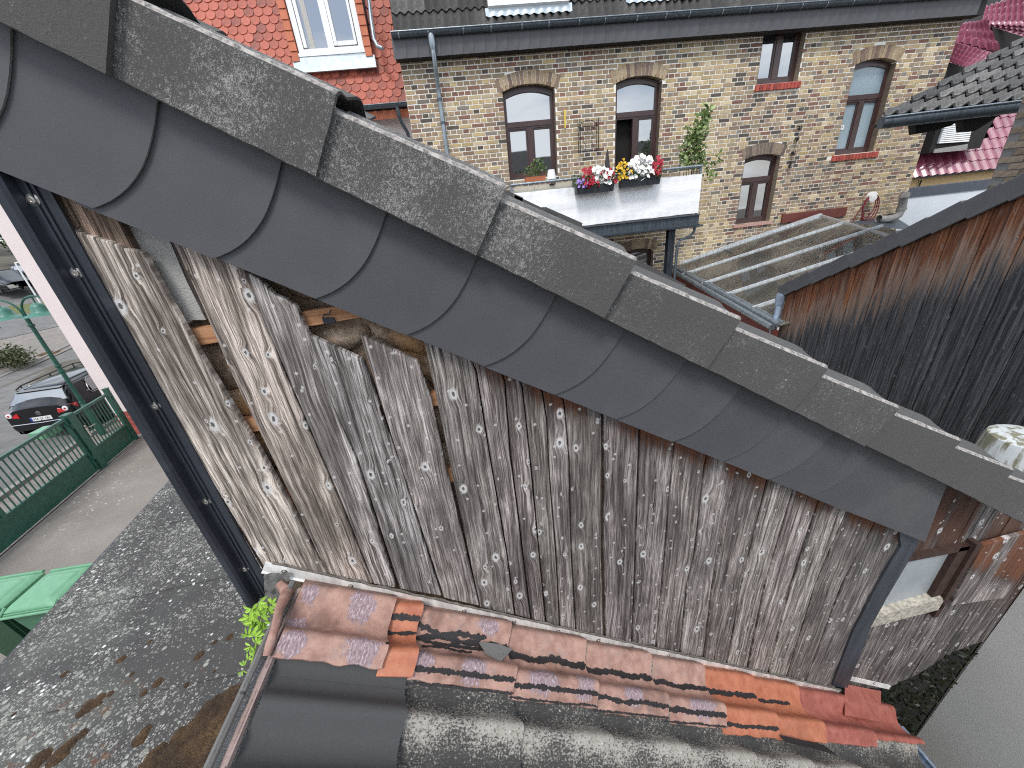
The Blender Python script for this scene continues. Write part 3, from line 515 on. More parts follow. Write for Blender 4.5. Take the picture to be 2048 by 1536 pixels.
# right hand boarding, its window and loose panel
xs = [1.69, 1.79, 1.90, 2.015, 2.12, 2.23, 2.34, 2.45, 2.56, 2.67, 2.78]
def bot(x): return -2.66 - (x - 1.69) * .31 if x < 2.14 else (-2.80 + (x - 2.14) * .90 if x < 2.43 else -2.54 + (x - 2.43) * .35)
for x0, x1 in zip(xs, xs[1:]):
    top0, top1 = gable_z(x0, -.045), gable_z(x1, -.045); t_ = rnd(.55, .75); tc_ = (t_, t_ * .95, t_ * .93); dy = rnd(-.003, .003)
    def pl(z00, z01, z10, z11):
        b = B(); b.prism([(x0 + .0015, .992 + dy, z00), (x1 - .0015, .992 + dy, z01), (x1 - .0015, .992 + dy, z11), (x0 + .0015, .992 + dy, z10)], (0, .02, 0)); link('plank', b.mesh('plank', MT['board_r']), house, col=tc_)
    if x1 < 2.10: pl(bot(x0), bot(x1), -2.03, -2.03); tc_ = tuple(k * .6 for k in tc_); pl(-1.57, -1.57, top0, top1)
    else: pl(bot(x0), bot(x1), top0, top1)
win = B(); win.abox(1.72, 1.735, .975, 1.01, -2.03, -1.57); win.abox(2.005, 2.055, .968, 1.01, -2.03, -1.57); win.abox(2.06, 2.088, .955, .992, -2.06, -1.55); win.prism([(1.72, .968, -1.60), (2.06, .968, -1.595), (2.06, .968, -1.57), (1.72, .968, -1.57)], (0, .04, 0)); win.abox(1.735, 2.005, .985, 1.01, -2.03, -1.955)
wf = put('window', win, flat('rotten_brown_wood', (.045, .022, .016), .8, 0, .35, 30), house)
b = B(); b.abox(1.735, 2.005, .992, .996, -1.955, -1.60); put('pane', b, 'milk_pane', wf, label='milky grey pane'); b = B(); b.abox(1.735, 2.005, .986, .995, -1.965, -1.945); put('gasket', b, 'black', wf)
b = B(); b.prism(poly_px([(1740, 1238), (1885, 1196), (1890, 1212), (1884, 1218), (1738, 1256)], .955), (0, .045, 0)); put('sill', b, flat('grey_sill_wood', (.40, .37, .31), .9, 0, .5, 60, .004), wf)
board([(1966, 1090), (2060, 1064), (2075, 1110), (2010, 1196), (1902, 1212)], 0, 'board', .018, (1.15, 1.08, 1.05), Y=.965)
# ================================================================ LOWER TILED ROOF
Bt = radians(33.2); cb, sb = cos(Bt), sin(Bt); NB = Vector((sb, 0, cb)); DB = -1.263; RB = Matrix.Rotation(Bt, 3, 'Y')
def SB(s, n, Y): return Vector((s * cb + (n + DB) * sb, Y, -s * sb + (n + DB) * cb))
def sb_px(x, y): p = at_p(x, y, NB, DB); return p.x * cb - p.z * sb, p.y
out = thing('lower_tiled_outhouse', (.7, .2, GZ), 'lower lean-to roof of dark lichened tiles against the boarded gable', 'outhouse')
b = B(); b.prism([(-.69, .945, GZ), (2.02, .945, GZ), SB(3.15, -.06, .945), SB(-.02, -.06, .945)], (0, -1.7, 0)); put('wall', b, 'greywall', out)
def wave(Y): return .023 * cos((Y - .6) * 2 * pi / .15) + .004 * cos((Y - .6) * 4 * pi / .15)
def tile_mesh(mat, y0, y1):
    b = B(); ny = 28 if y1 - y0 > .2 else 26
    b.grid(lambda u, v: (u * .372, y0 + (y1 - y0) * v, -.008 + wave(y0 + (y1 - y0) * v) + .024 * u), 6, ny, (0, 0, -.014)); return b.mesh('roof_tile', MT[mat], smooth=True)
cols = [(.674, .944), (.376, .6755), (.076, .3755), (-.224, .0755), (-.524, -.2245)]
for j, (y0, y1) in enumerate(cols):
    ml, mn = tile_mesh('tile_lichen', y0, y1), tile_mesh('tile_new', y0, y1)
    for k in range(-1, 9):
        s0 = .393 + .345 * k - .345; new = (k <= 0)
        if k == -1: continue
        if k == 0: s0 = .020
        link('roof_tile', mn if new else ml, out, SB(s0, rnd(-.002, .002), 0), rot=Matrix.Rotation(rnd(-.003, .003), 3, 'Y') @ RB)
# ridge edging: concrete capping, dark gap, pinkish mortar
for y0, y1 in ((.935, .62), (.615, .28), (.275, -.06), (-.065, -.40)):
    b = B(); b.prism([SB(-.040, -.05, y0), SB(-.021, -.05, y0), SB(-.020, .004, y0), SB(-.037, .007, y0)], (0, y1 - y0, 0)); link('ridge_edge', bevel_mesh(b.mesh('ridge_edge', MT['mortar_g']), .004), out)
from mathutils import noise as NO
b = B(); b.grid(lambda u, v: SB(-.008 + .022 * v, -.014 + .012 * sin(pi * v) + .008 * NO.noise((u * 30, v * 5, 1)), .92 - 1.4 * u), 70, 6); put('mortar_bed', b, 'mortar_p', out, smooth=True)
# flashing sheets moulded over the upper waves
SEG = [(.004, .305, 'sheet_old'), (.298, .402, 'sheet_orange'), (.394, .752, 'sheet_old'), (.746, 1.095, 'sheet_old'), (1.089, 1.433, 'sheet_old'), (1.427, 1.747, 'sheet_old'), (1.739, 2.069, 'sheet_orange'), (2.063, 2.394, 'sheet_orange'), (2.388, 2.79, 'sheet_red'), (2.783, 3.225, 'sheet_red')]
ylow = {0: .705, 1: .698, 2: .700, 3: .692, 4: .692, 5: .690, 6: .684, 7: .693, 8: .705, 9: .735}
def sheet_n(Y, u, k, s_):
    base = wave(Y) + .014 + .024 * u
    up = max(0, (Y - .9445)) / .006
    return base * (1 - min(1, up)) + min(1, up) * .010 + .0015 * NO.noise((s_ * 9, Y * 14, k)) + (.003 * NO.noise((s_ * 30, Y * 30, k)) if k in (7, 8) else 0)
def sheet_pt(k, u, v):
    s0, s1, _ = SEG[k]; yl = ylow[k] + .006 * NO.noise((u * 6 + k * 3, 1, 2)); Y = .951 + (yl - .951) * v; s_ = s0 + (s1 - s0) * u + .004 * NO.noise((Y * 30, k, 5)) * (1 if u > .9 else 0)
    return SB(s_, sheet_n(Y, u, k, s_), Y)
for k, (s0, s1, m) in enumerate(SEG):
    b = B(); b.grid(lambda u, v: sheet_pt(k, u, v), max(6, int((s1 - s0) / .016)), 34, NB * -.004); sh = put('flashing_sheet', b, m, out, smooth=True, label={'sheet_old': 'old copper-brown flashing sheet', 'sheet_orange': 'fresh orange flashing sheet', 'sheet_red': 'brick red flashing sheet'}[m])
    def streak(yc, w0, u0=0., u1=1., sd=0, amp=.010, holes=False):
        w0 *= 1.3
        b = B(); n = max(10, int((s1 - s0) * (u1 - u0) / .0045))
        def pt(u, v):
            uu = u0 + (u1 - u0) * u; s_ = s0 + (s1 - s0) * uu; yy = yc + amp * NO.noise((s_ * 11, sd, 0)) + .35 * amp * NO.noise((s_ * 60, sd, 4))
            ww = w0 * (.75 + .9 * NO.noise((s_ * 34, sd, 8)) * .6) * (1 if .02 < u < .98 else .4); Y = yy + (v - .5) * ww + .004 * NO.noise((s_ * 120, v * 5, sd)) + .003 * NO.noise((s_ * 260, v * 5, sd)); return SB(s_, sheet_n(Y, uu, k, s_) + .0025, Y)
        b.grid(pt, n, 4); put('bitumen_streak', b, 'bitumen', sh)
    if k == 1: streak(.868, .013, sd=1, amp=.006); streak(.828, .012, sd=2, amp=.006)
    if k == 2: streak(.856, .014, 0, .75, sd=3, amp=.016); streak(.838, .02, .05, 1, sd=4, amp=.014); streak(.822, .012, 0, .8, sd=5); streak(.806, .009, .1, .6, sd=9)
    if k in (3, 4, 5): streak(.830, .030 - .002 * k, sd=6 + k, amp=.010)
    if k in (6,): streak(.836, .020, sd=31, amp=.010)
    if k == 7: streak(.838, .014, 0, .75, sd=32, amp=.008)
    if k in (2, 3, 4, 5): streak(.694, .006, sd=71 + k, amp=.004); streak(.722, .010 + .002 * (k == 5), sd=41 + k, amp=.006)
    if k == 6: streak(.710, .010, sd=51, amp=.005)
    if k in (0,): streak(.75, .009, .96, 1.0, sd=60, amp=.03)
b = B(); b.tube([at_y(560, 1165, .93), at_y(575, 1185, .905), at_p(560, 1215, NB, DB + .03), at_p(552, 1250, NB, DB + .028), at_p(540, 1290, NB, DB + .024), at_p(533, 1312, NB, DB + .012)], [.014, .02, .014, .012, .013, .010], 10); put('rolled_edge', b, 'sheet_old', out)
b = B(); b.grid(lambda u, v: Vector(at_y(532 + 50 * u, 1140 + 60 * v, .946)) + V(0, -.012 - .012 * NO.noise((u * 5, v * 5, 3)), 0), 12, 12); put('mortar_lump', b, 'mortar_g', out, smooth=True)
b = B(); b.prism([SB(2.05, .03, .690), SB(2.33, .03, .676), SB(2.37, .035, .644), SB(2.25, .034, .655), SB(2.06, .03, .668)], NB * .003); put('bitumen_patch', b, 'bitumen', out)
# clamping strip
sA, sJ, sE = -.129, None, 2.927; pj = at_y(1219, 1281, .95); sJ = pj.x * cb - pj.z * sb
for s0, s1 in ((sA, sJ - .003), (sJ + .003, sE)):
    b = B(); b.prism([SB(s0, .0, .9455), SB(s1, .0, .9455), SB(s1, .040, .9455), SB(s0, .042, .9455)], (0, .006, 0)); b.prism([SB(s0, -.003, .940), SB(s1, -.003, .940), SB(s1, .002, .9455), SB(s0, .002, .9455)], (0, .004, 0)); st = put('clamping_strip', b, 'alu', out)
    for q in ((570, 1139), (702, 1170), (928, 1222), (1027, 1245), (1116, 1263), (1197, 1280), (1263, 1295), (1337, 1310), (1472, 1337), (1535, 1350), (1590, 1362), (1645, 1377)):
        p = at_y(*q, .9455); s_ = p.x * cb - p.z * sb
        if s0 < s_ < s1: screw(SB(s_, .021, .9455), .0072, st)
b = B(); p0 = at_y(1693, 1360, .985); p1 = at_y(1778, 1379, .985); b.prism([p0, p1, p1 + V(0, 0, .036), p0 + V(0, 0, .036)], (0, .006, 0)); st = put('clamping_strip', b, 'alu', out)
for q in ((1701, 1356), (1748, 1366)): screw(at_y(*q, .985), .006, st)
b = B(); b.grid(lambda u, v: SB(sA + .02 + (sE - sA - .03) * u, .041 + v * (.012 + .008 * NO.noise((u * 60, 0, 1))), .9465 - .004 * sin(pi * v) + .003 * NO.noise((u * 90, v, 2))), 240, 3); put('sealant_bead', b, flat('dirty_sealant', (.13, .115, .10), .9, 0, .4, 60), out)
# red lead upstand at the far end + gutter
b = B(); b.grid(lambda u, v: Vector(at_p(1690 + 72 * u, 1368 + 14 * u + 62 * v, NB, DB + .03 + .05 * (1 - v))) , 6, 6, NB * -.005); put('flashing_upstand', b, 'sheet_red', out)
r1, r2 = ray(1762, 1404), ray(1850, 1519); GX = 2.14; GZ2 = GX * .5 * (r1.z / r1.x + r2.z / r2.x)
b = B(); b.grid(lambda u, v: (GX - .075 + .075 * cos(pi * v), 1.0 - 1.6 * u, GZ2 - .075 * sin(pi * v)), 1, 12, (0, 0, .002)); b.tube([(GX, 1.0, GZ2), (GX, -.6, GZ2)], .009, 8); gt = put('gutter', b, 'zinc_blue', out)
for y in (.86, .2): bb = B(); bb.abox(GX - .16, GX + .014, y - .015, y + .015, GZ2 + .004, GZ2 + .010); bb.abox(GX + .0, GX + .014, y - .02, y + .02, GZ2 - .02, GZ2 + .012); put('bracket', bb, 'zinc_blue', gt)
b = B(); b.prism([SB(3.12, -.03, .9), SB(3.27, -.06, .9), SB(3.27, -.05, .9), SB(3.12, -.015, .9)], (0, -1.5, 0)); put('eaves_sheet', b, 'zinc_blue', out)
# broken slate lying in the crack
sh_ = [(958, 1286), (1000, 1292), (1022, 1302), (1000, 1326), (972, 1308)]
b = B(); b.prism([at_p(x, y, NB, DB + .03) for x, y in sh_], NB * .009); me = b.mesh('slate_shard', MT['mortar_g']); shd = link('slate_shard', me); tag(shd, 'broken grey slate shard lying on the copper-brown flashing', 'slate shard')
# ================================================================ FLAT ROOF TO THE LEFT
FZ = -2.5
fr = thing('flat_roofed_shed', (-2.2, 1.5, GZ), 'flat shed roof of grey felt spotted with pale lichen', 'shed')
def fz(x, y): p = at_z(x, y, FZ); return p
e0, e1 = fz(0, 1333), fz(305, 1000); ed = (e1 - e0); ed.z = 0; ed.normalize()
def edge_at(Y): t = (Y - e0.y) / ed.y; return e0 + ed * t
seams = [(fz(256, 1052), fz(388, 1026)), (fz(116, 1209), fz(448, 1141)), (fz(47, 1414), fz(478, 1330))]
def line_y(p, q, x): return p.y + (q.y - p.y) * (x - p.x) / (q.x - p.x)
lines = [lambda x: 4.75 + (x + 3.5) * .06] + [(lambda x, p=p, q=q: line_y(p, q, x)) for p, q in seams]
lines.append(lambda x: line_y(*seams[2], x) - 1.0); lines.append(lambda x: line_y(*seams[2], x) - 2.1)
for i in range(5):
    b = B(); h = -.005 * i
    def fp(u, v):
        x = -4.4 + (3.52) * u; yt, yb = lines[i](x) , lines[i + 1](x) - .06; Y = yb + (yt - yb) * v; xe = edge_at(Y).x; x = xe + (-.86 - xe) * u
        return (x, Y, FZ + .006 * (1 - v) * 1.0 + .004 * NO.noise((x * 2, Y * 2, i)) + .005 * (NO.noise((x * 9, 4, i)) if v < .05 else 0) + .004)
    b.grid(fp, 40, 16, (0, 0, -.004)); put('felt_sheet', b, 'felt', fr, smooth=True)
b = B(); pn, pf = edge_at(-1.2), edge_at(4.7); b.prism([(pn.x + .06, pn.y, GZ), (-.9, -1.2, GZ), (-.9, 4.7, GZ), (pf.x + .06, pf.y, GZ)], (0, 0, FZ - GZ - .012)); put('wall', b, 'greywall', fr)
b = B(); b.prism([pn + V(-.02, 0, -.10), pf + V(-.02, 0, -.10), pf + V(.03, 0, -.10), pn + V(.03, 0, -.10)], (0, 0, .098)); put('edge_trim', b, 'strip', fr)
b = B()
def clump(x, y, r, h=.5):
    p = fz(x, y); n = 9; b.grid(lambda u, v: p + V(cos(2 * pi * u) * r * v * (1 + .35 * NO.noise((u * 7, x, y))), sin(2 * pi * u) * r * v * (1 + .35 * NO.noise((u * 7, y, x))), r * h * (1 - v * v) + .004), 12, 3)
for x, y, r in ((244, 1320, .045), (130, 1350, .04), (317, 1367, .05), (399, 1313, .05), (460, 1276, .045), (430, 1287, .035), (200, 1400, .055), (180, 1412, .06), (290, 1385, .035), (222, 1390, .04), (165, 1425, .04), (165, 1470, .04), (300, 1285, .03), (265, 1350, .03), (120, 1512, .07), (80, 1520, .07), (140, 1490, .05), (292, 1462, .04), (280, 1480, .05), (30, 1430, .03), (430, 1345, .03), (375, 1370, .03)): clump(x, y, r * .8, .35)
for i in range(260):
    t = random.random(); x0, y0 = (478 + (270 - 478) * t, 1388 + (1545 - 1388) * t ** 1.15); x = x0 + rnd(-6, 1) + (random.random() ** .7) * (480 - 440 * 0 - x0 + 10 - (y0 - 1388) * .28) ; y = y0 + rnd(-8, 14)
    p = fz(x, y)
    if p.x < -.9 and p.x > -3: clump(x, y, rnd(.03, .07), .42)
put('moss', b, 'moss', fr, kind='stuff', smooth=True)
# ================================================================ BRICK HOUSE
BY = 9.2; BX0, BX1 = -.76, 11.06
bh = thing('brick_house', (5, 9.6, GZ), 'yellow-brown brick house with arched brown windows and a dark tiled roof', 'house')
OPEN = [(1.14, 2.21, .52, 2.06, .12), (3.49, 4.48, .3, 2.05, .11), (6.58, 7.52, 1.84, 2.9, 0), (8.80, 9.78, .36, 2.02, .10), (6.57, 7.45, -.92, .45, .08), (3.72, 4.52, -3.2, -1.30, .09)]
SILLS = [(6.55, 7.58, 1.84, 'redbrick'), (8.74, 9.90, .36, 'redbrick')]
def arch_z(o, x): xc, hw = (o[0] + o[1]) / 2, (o[1] - o[0]) / 2; return o[3] + o[4] * (1 - ((x - xc) / hw) ** 2)
cuts = sorted({BX0, BX1} | {o[0] for o in OPEN} | {o[1] for o in OPEN}); b = B()
for x0, x1 in zip(cuts, cuts[1:]):
    hs = sorted([(o[2], o[3] + o[4]) for o in OPEN if o[0] <= x0 + 1e-6 and o[1] >= x1 - 1e-6]); z = GZ
    for lo, hi in hs + [(2.95, 2.95)]:
        if lo > z: b.abox(x0, x1, BY + .006, BY + .36, z, lo)
        z = max(z, hi)
put('wall', b, 'mortar', bh)
PAL = [(.43, .34, .195), (.39, .30, .20), (.33, .25, .175), (.25, .18, .135), (.21, .115, .09), (.10, .085, .075), (.50, .42, .30), (.20, .18, .16), (.28, .23, .17)]
PAL = [(r * 1.05, g_, b_ * .9) for r, g_, b_ in PAL]
def brick_col(x, z):
    q = NO.noise((x * .55, z * .5, 3)); pale = 5.05 < x < 6.15 and z > -.6 or (5 < x < 6.4 and z < -.4)
    if pale: wts = [6, 5, 2, 1, .3, .5, 6, .3, 2]
    else: wts = [2.2 + 3 * q, 2.6, 3, 3.2 - 2 * q, 2 - q, 1.8 - 2.5 * q, 1.2 + 2 * q, 1.5, 2.5]
    if 6.2 < x < 7.0 and z < 1.7: wts[5] += 3; wts[3] += 2
    c = random.choices(PAL, [max(.05, k) for k in wts])[0]; v = rnd(.8, 1.2); return tuple(k * v for k in c)
def in_view(p, pad=10):
    v = Vector((R_.dot(p), D_.dot(p), Fw.dot(p)))
    if v.z < .1: return None
    x, y = 1024 + F * v.x / v.z, 768 + F * v.y / v.z
    return (x, y) if -pad < x < 2048 + pad and -pad < y < 1536 + pad else None
def above_verge(q): return q and q[1] < 178 + .552 * (q[0] - 660)
CH, ST = .0784, .2555; bricks = []; z = 2.86
row = 0
while z > -3.3:
    head = row % 2; mod = ST / 2 if head else ST; off = (0 if head else (ST / 4 if row % 4 == 1 else -ST / 4)); x = BX0 + off - ST
    if row % 4 == 3 and not head: off += ST / 2
    while x < BX1:
        a, c = x + .0075, x + mod - .0075; x += mod; a = max(a, BX0); c = min(c, BX1)
        if c - a < .03 or (z < -2.3 and not (3 < a < 9.6)): continue
        zm = z - CH / 2; segs = [(a, c)]
        for o in OPEN:
            ns = []
            for (p, q) in segs:
                m = (p + q) / 2; grow = .05 if o[4] and zm > o[3] - .02 else 0
                lo, hi = o[0] - grow, o[1] + grow; zt = (arch_z(o, min(max(m, o[0]), o[1])) + .235) if o[4] else o[3]
                if o[2] - .02 < zm < zt:
                    if q <= lo or p >= hi: ns.append((p, q))
                    else:
                        if p < lo - .03: ns.append((p, lo))
                        if q > hi + .03: ns.append((hi, q))
                else: ns.append((p, q))
            segs = ns
        for s_ in SILLS:
            segs = [q for q in segs if not (s_[0] < (q[0] + q[1]) / 2 < s_[1] and s_[2] - .125 < zm < s_[2])]
        for p, q in segs: bricks.append((p, q, z - CH + .0085, z - .0085))
    z -= CH; row += 1
def score(q):
    p = Vector(((q[0] + q[1]) / 2, BY, (q[2] + q[3]) / 2)); k = in_view(p, -20)
    return (q[1] - q[0]) / p.length ** 2 if above_verge(k) and not (k[0] > 1000 and 330 < k[1] < 460 and k[0] < 1410) and k[1] > 60 else 0
order = sorted(range(len(bricks)), key=lambda i: -score(bricks[i])); solo = set(order[:300]); cache = {}
fb = B(); fc = []
for i, (p, q, z0, z1) in enumerate(bricks):
    col = brick_col((p + q) / 2, z0); dy = rnd(-.003, .003)
    if i in solo:
        key = round(q - p, 3)
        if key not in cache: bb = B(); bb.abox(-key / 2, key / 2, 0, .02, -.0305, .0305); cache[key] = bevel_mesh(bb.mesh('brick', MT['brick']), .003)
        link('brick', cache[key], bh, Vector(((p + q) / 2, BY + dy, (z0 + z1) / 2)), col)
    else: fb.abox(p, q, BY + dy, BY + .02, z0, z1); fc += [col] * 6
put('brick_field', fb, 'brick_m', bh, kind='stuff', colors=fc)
# brick arches
for o in OPEN:
    if not o[4]: continue
    xc, hw = (o[0] + o[1]) / 2, (o[1] - o[0]) / 2 + .05; R = (hw * hw + o[4] ** 2) / (2 * o[4]); zc = o[3] + o[4] - R; ang = math.asin(hw / R); n = int(2 * hw / .072)
    for k in range(n):
        t0, t1 = -ang + 2 * ang * (k + .07) / n, -ang + 2 * ang * (k + .93) / n; ro = R + .225 + rnd(-.004, .004)
        bb = B(); bb.prism([(xc + R * sin(t), BY - .004, zc + R * cos(t)) for t in (t0, t1)] + [(xc + ro * sin(t), BY - .004, zc + ro * cos(t)) for t in (t1, t0)], (0, .2, 0))
        c_ = random.choice([(.36, .27, .17), (.30, .22, .14), (.24, .17, .12), (.40, .31, .20), (.19, .13, .10)] if o[2] != -.92 else [(.17, .13, .10), (.24, .18, .13), (.13, .10, .085)]); link('arch_brick', bb.mesh('arch_brick', MT['brick']), bh, col=c_)
for x0, x1, zt, m in SILLS:
    n = int((x1 - x0) / .078)
    for k in range(n):
        bb = B(); bb.abox(x0 + (x1 - x0) * (k + .06) / n, x0 + (x1 - x0) * (k + .94) / n, BY - .05 + rnd(-.003, .003), BY + .13, zt - .125, zt - .012); link('sill_brick', bevel_mesh(bb.mesh('sill_brick', MT[m]), .004), bh)
b = B(); b.abox(6.50, 7.50, BY - .05, BY + .13, -.985, -.922); put('sill', b, 'sill', bh)
# windows
def window(o, trans=None, mull=True, glass='glass', openleft=False, low=None):
    x0, x1, zs, zp, rise = o; Y0 = BY + .13; b = B(); fw = .075
    b.abox(x0, x0 + fw, Y0, Y0 + .07, zs, zp); b.abox(x1 - fw, x1, Y0, Y0 + .07, zs, zp); b.abox(x0 + fw, x1 - fw, Y0, Y0 + .07, zs, zs + .09)
    n = 12
    for i in range(n):
        xa, xb = x0 + (x1 - x0) * i / n, x0 + (x1 - x0) * (i + 1) / n; za, zb = (arch_z(o, xa), arch_z(o, xb)) if rise else (zp, zp)
        b.prism([(xa, Y0 - .003, za), (xb, Y0 - .003, zb), (xb, Y0 - .003, zb - .10), (xa, Y0 - .003, za - .10)], (0, .075, 0))
        b.prism([(xa, Y0 - .012, za), (xb, Y0 - .012, zb), (xb, Y0 - .012, zb - .035), (xa, Y0 - .012, za - .035)], (0, .009, 0))
    zt = trans if trans else None
    if zt: b.abox(x0 + fw, x1 - fw, Y0 - .006, Y0 + .064, zt - .065, zt + .065); b.abox(x0 + fw, x1 - fw, Y0 - .02, Y0 - .006, zt - .03, zt + .02)
    top = zt - .065 if zt else zp - .1; xm = (x0 + x1) / 2
    if mull: b.abox(xm - .06, xm + .06, Y0 - .006, Y0 + .064, zs + .09, top)
    for xa, xb in ((x0 + fw, xm - .06), (xm + .06, x1 - fw)) if mull else ():      # sash beads
        if openleft and xa < xm - .1: continue
        for q in ((xa, xa + .03, zs + .09, top), (xb - .03, xb, zs + .09, top), (xa + .03, xb - .03, top - .03, top), (xa + .03, xb - .03, zs + .09, zs + .13)): b.abox(q[0], q[1], Y0 + .008, Y0 + .05, q[2], q[3])
    wn = put('window', b, 'brown', bh)
    P = []
    if zt: P.append((x0 + fw, x1 - fw, zt + .065, zp + rise - .1))
    if mull: P += [(x0 + fw + .03, xm - .09, zs + .13, top - .03), (xm + .09, x1 - fw - .03, zs + .13, top - .03)]
    else: P.append((x0 + fw, x1 - fw, zs + .09, top))
    for k, (a, c, e, f_) in enumerate(P):
        if openleft and k == 1: continue
        t = Matrix.Rotation(rnd(-.012, .012), 3, 'X') @ Matrix.Rotation(rnd(-.01, .01), 3, 'Z'); bb = B(); hx, hz = (c - a) / 2, (f_ - e) / 2
        bb.abox(-hx, hx, -.004, .004, -hz, hz); link('pane', bb.mesh('pane', MT[glass]), wn, Vector(((a + c) / 2, Y0 + .04, (e + f_) / 2)), rot=t)
    b = B(); b.abox(x0 + .001, x1 - .001, BY + .32, BY + .34, zs, zp + rise); b.abox(x0 + .001, x0 + .004, Y0 + .075, BY + .32, zs, zp); b.abox(x1 - .004, x1 - .001, Y0 + .075, BY + .32, zs, zp); put('dark_room', b, 'inner', wn)
    b = B(); b.abox(x0 + .0005, x0 + .0045, BY + .004, Y0 - .001, zs, zp); put('reveal', b, 'brownbrick', wn); b = B(); b.abox(x1 - .0045, x1 - .0005, BY + .004, Y0 - .001, zs, zp); put('reveal', b, 'brownbrick', wn)
    return wn
window(OPEN[0], 1.52); w2 = window(OPEN[1], 1.52, openleft=True); window(OPEN[2], None); w4 = window(OPEN[3], 1.45, glass='glass_frost'); window(OPEN[4], .02); window(OPEN[5], -1.9)
b = B(); b.lathe((8.98, BY + .155, .92), [(.052, 0), (.052, .003)], 20, (0, -1, 0)); put('round_sticker', b, 'white', w4)
b = B(); b.abox(8.955, 8.99, BY + .1505, BY + .152, .91, .925); b.abox(8.975, 9.0, BY + .1505, BY + .152, .925, .945); put('sticker_print', b, 'pipegrey', w4)
# roof tiles, eaves, gutter
RU = Vector((0, cos(radians(68)), sin(radians(68)))); RN = Vector((0, -RU.z, RU.y))
def roof_tile_mesh(name, mat, wd, ln, amp, per, ax, up, nn, th=.014, tilt=.03):
    b = B(); nx = max(6, int(wd / per * 6))
    b.grid(lambda u, v: ax * (wd * .995 * u) + up * (ln * 1.08 * v) + nn * (amp * cos(2 * pi * u * wd / per) + tilt * (1 - v)), nx, 3, nn * -th); return b.mesh(name, MT[mat], smooth=True)
tm = roof_tile_mesh('roof_tile', 'roof_tile', .30, .335, .030, .15, V(1, 0, 0), RU, RN)
for r_ in range(5):
    for k in range(40):
        p = V(BX0 + .02 + .30 * k, 9.02, 3.02) + RU * (.335 * r_) + RN * rnd(-.003, .003)
        if r_ == 4 and k > 12: continue
        link('roof_tile', tm, bh, p)
b = B(); b.quad(V(BX0, 9.06, 3.0), V(BX1 + .2, 9.06, 3.0), V(BX1 + .2, 9.06, 3.0) + RU * 4, V(BX0, 9.06, 3.0) + RU * 4); put('roof', b, 'soffit', bh)
b = B(); b.grid(lambda u, v: (BX0 - .04 + (BX1 + .24 - BX0) * u, 8.94 + .07 * cos(pi * v), 3.0 - .07 * sin(pi * v)), 1, 12, (0, 0, .003)); b.tube([(BX0 - .04, 8.87, 3.002), (BX1 + .2, 8.87, 3.002)], .011, 8); gt = put('gutter', b, 'zinc_dark', bh)
b = B(); b.tube([(BX0 - .04, 8.868, 3.008), (BX1 + .2, 8.868, 3.008)], .009, 8); put('gutter_rim', b, 'zinc', gt)
for k in range(22):
    x = BX0 + .1 + .55 * k + rnd(-.06, .06); bb = B(); bb.grid(lambda u, v: (x + .022 * u, 8.94 + .075 * cos(pi * v), 3.0 - .075 * sin(pi * v)), 1, 10, (0, 0, -.004)); put('gutter_bracket', bb, 'zinc', gt)
bb = B(); bb.prism([(0, 0, 0), (.2, 0, 0), (.208, -.001, -.08), (.205, -.002, -.19), (.195, -.004, -.30), (-.04, 0, -.30), (-.03, .004, 0)], (0, .006, 0)); fm = bb.mesh('eaves_slate', MT['slate'])
for k in range(57): link('eaves_slate', fm, bh, V(BX0 - .03 + .2085 * k, 8.985 + .0004 * (k % 3), 2.955), rot=Matrix.Rotation(-.035, 3, 'Z'))
b = B(); b.abox(BX0 - .05, BX1 + .2, 8.995, BY - .001, 2.655, 2.668); b.abox(BX0 - .05, BX1 + .2, 8.997, 9.02, 2.668, 2.99); put('soffit', b, 'soffit', bh)
dp = B(); dp.lathe((-.10, 8.93, 2.70), [(.034, 0), (.05, .05), (.062, .12), (.062, .22), (.05, .26)], 16); dp.tube([(-.10, 8.93, 2.75), (-.10, 8.93, 2.60), (-.105, 9.0, 2.42), (-.11, 9.10, 2.28), (-.115, 9.12, 2.1), (-.13, 9.12, -1)], .042, 12); dpo = put('downpipe', dp, 'zinc', bh)
for z in (2.0, 1.62): bb = B(); bb.lathe((-.117 - (2 - z) * .006, 9.12, z), [(.048, 0), (.048, .05)], 14); put('collar', bb, 'zinc_dark', dpo)
for x0, x1, z0 in ((1.0, 2.50, 3.27), (3.66, 5.02, 3.34)):                              # roof windows
    b = B(); o_ = V(x0, 9.02, 3.02) + RU * ((z0 - 3.02) / RU.z); b.box(o_ + RN * .02, (x1 - x0, 0, 0), RU * .16, RN * .10); b.box(o_ + RU * .16 + RN * .02, (.09, 0, 0), RU * 1.2, RN * .10); b.box(o_ + RU * .16 + RN * .02 + V(x1 - x0 - .09, 0, 0), (.09, 0, 0), RU * 1.2, RN * .10); sk = put('roof_window', b, 'white', bh)
    b = B(); b.box(o_ + RU * .16 + V(.09, 0, 0) + RN * .05, (x1 - x0 - .18, 0, 0), RU * 1.2, RN * .02); put('pane', b, 'glass', sk)
    b = B(); b.grid(lambda u, v: o_ + V(-.06 + (x1 - x0 + .12) * u, 0, 0) + RU * (-.12 + .13 * v) + RN * (.045 + .016 * cos(2 * pi * u * (x1 - x0 + .12) / .15) * (1 - v) + .02 * v), 60, 3, RN * -.004); put('apron', b, 'zinc_pale', sk, smooth=True)
b = B(); b.abox(7.75, 9.45, BY - .045, BY - .006, -1.0, -.80); rb_ = put('wall_board', b, 'redboard', bh)
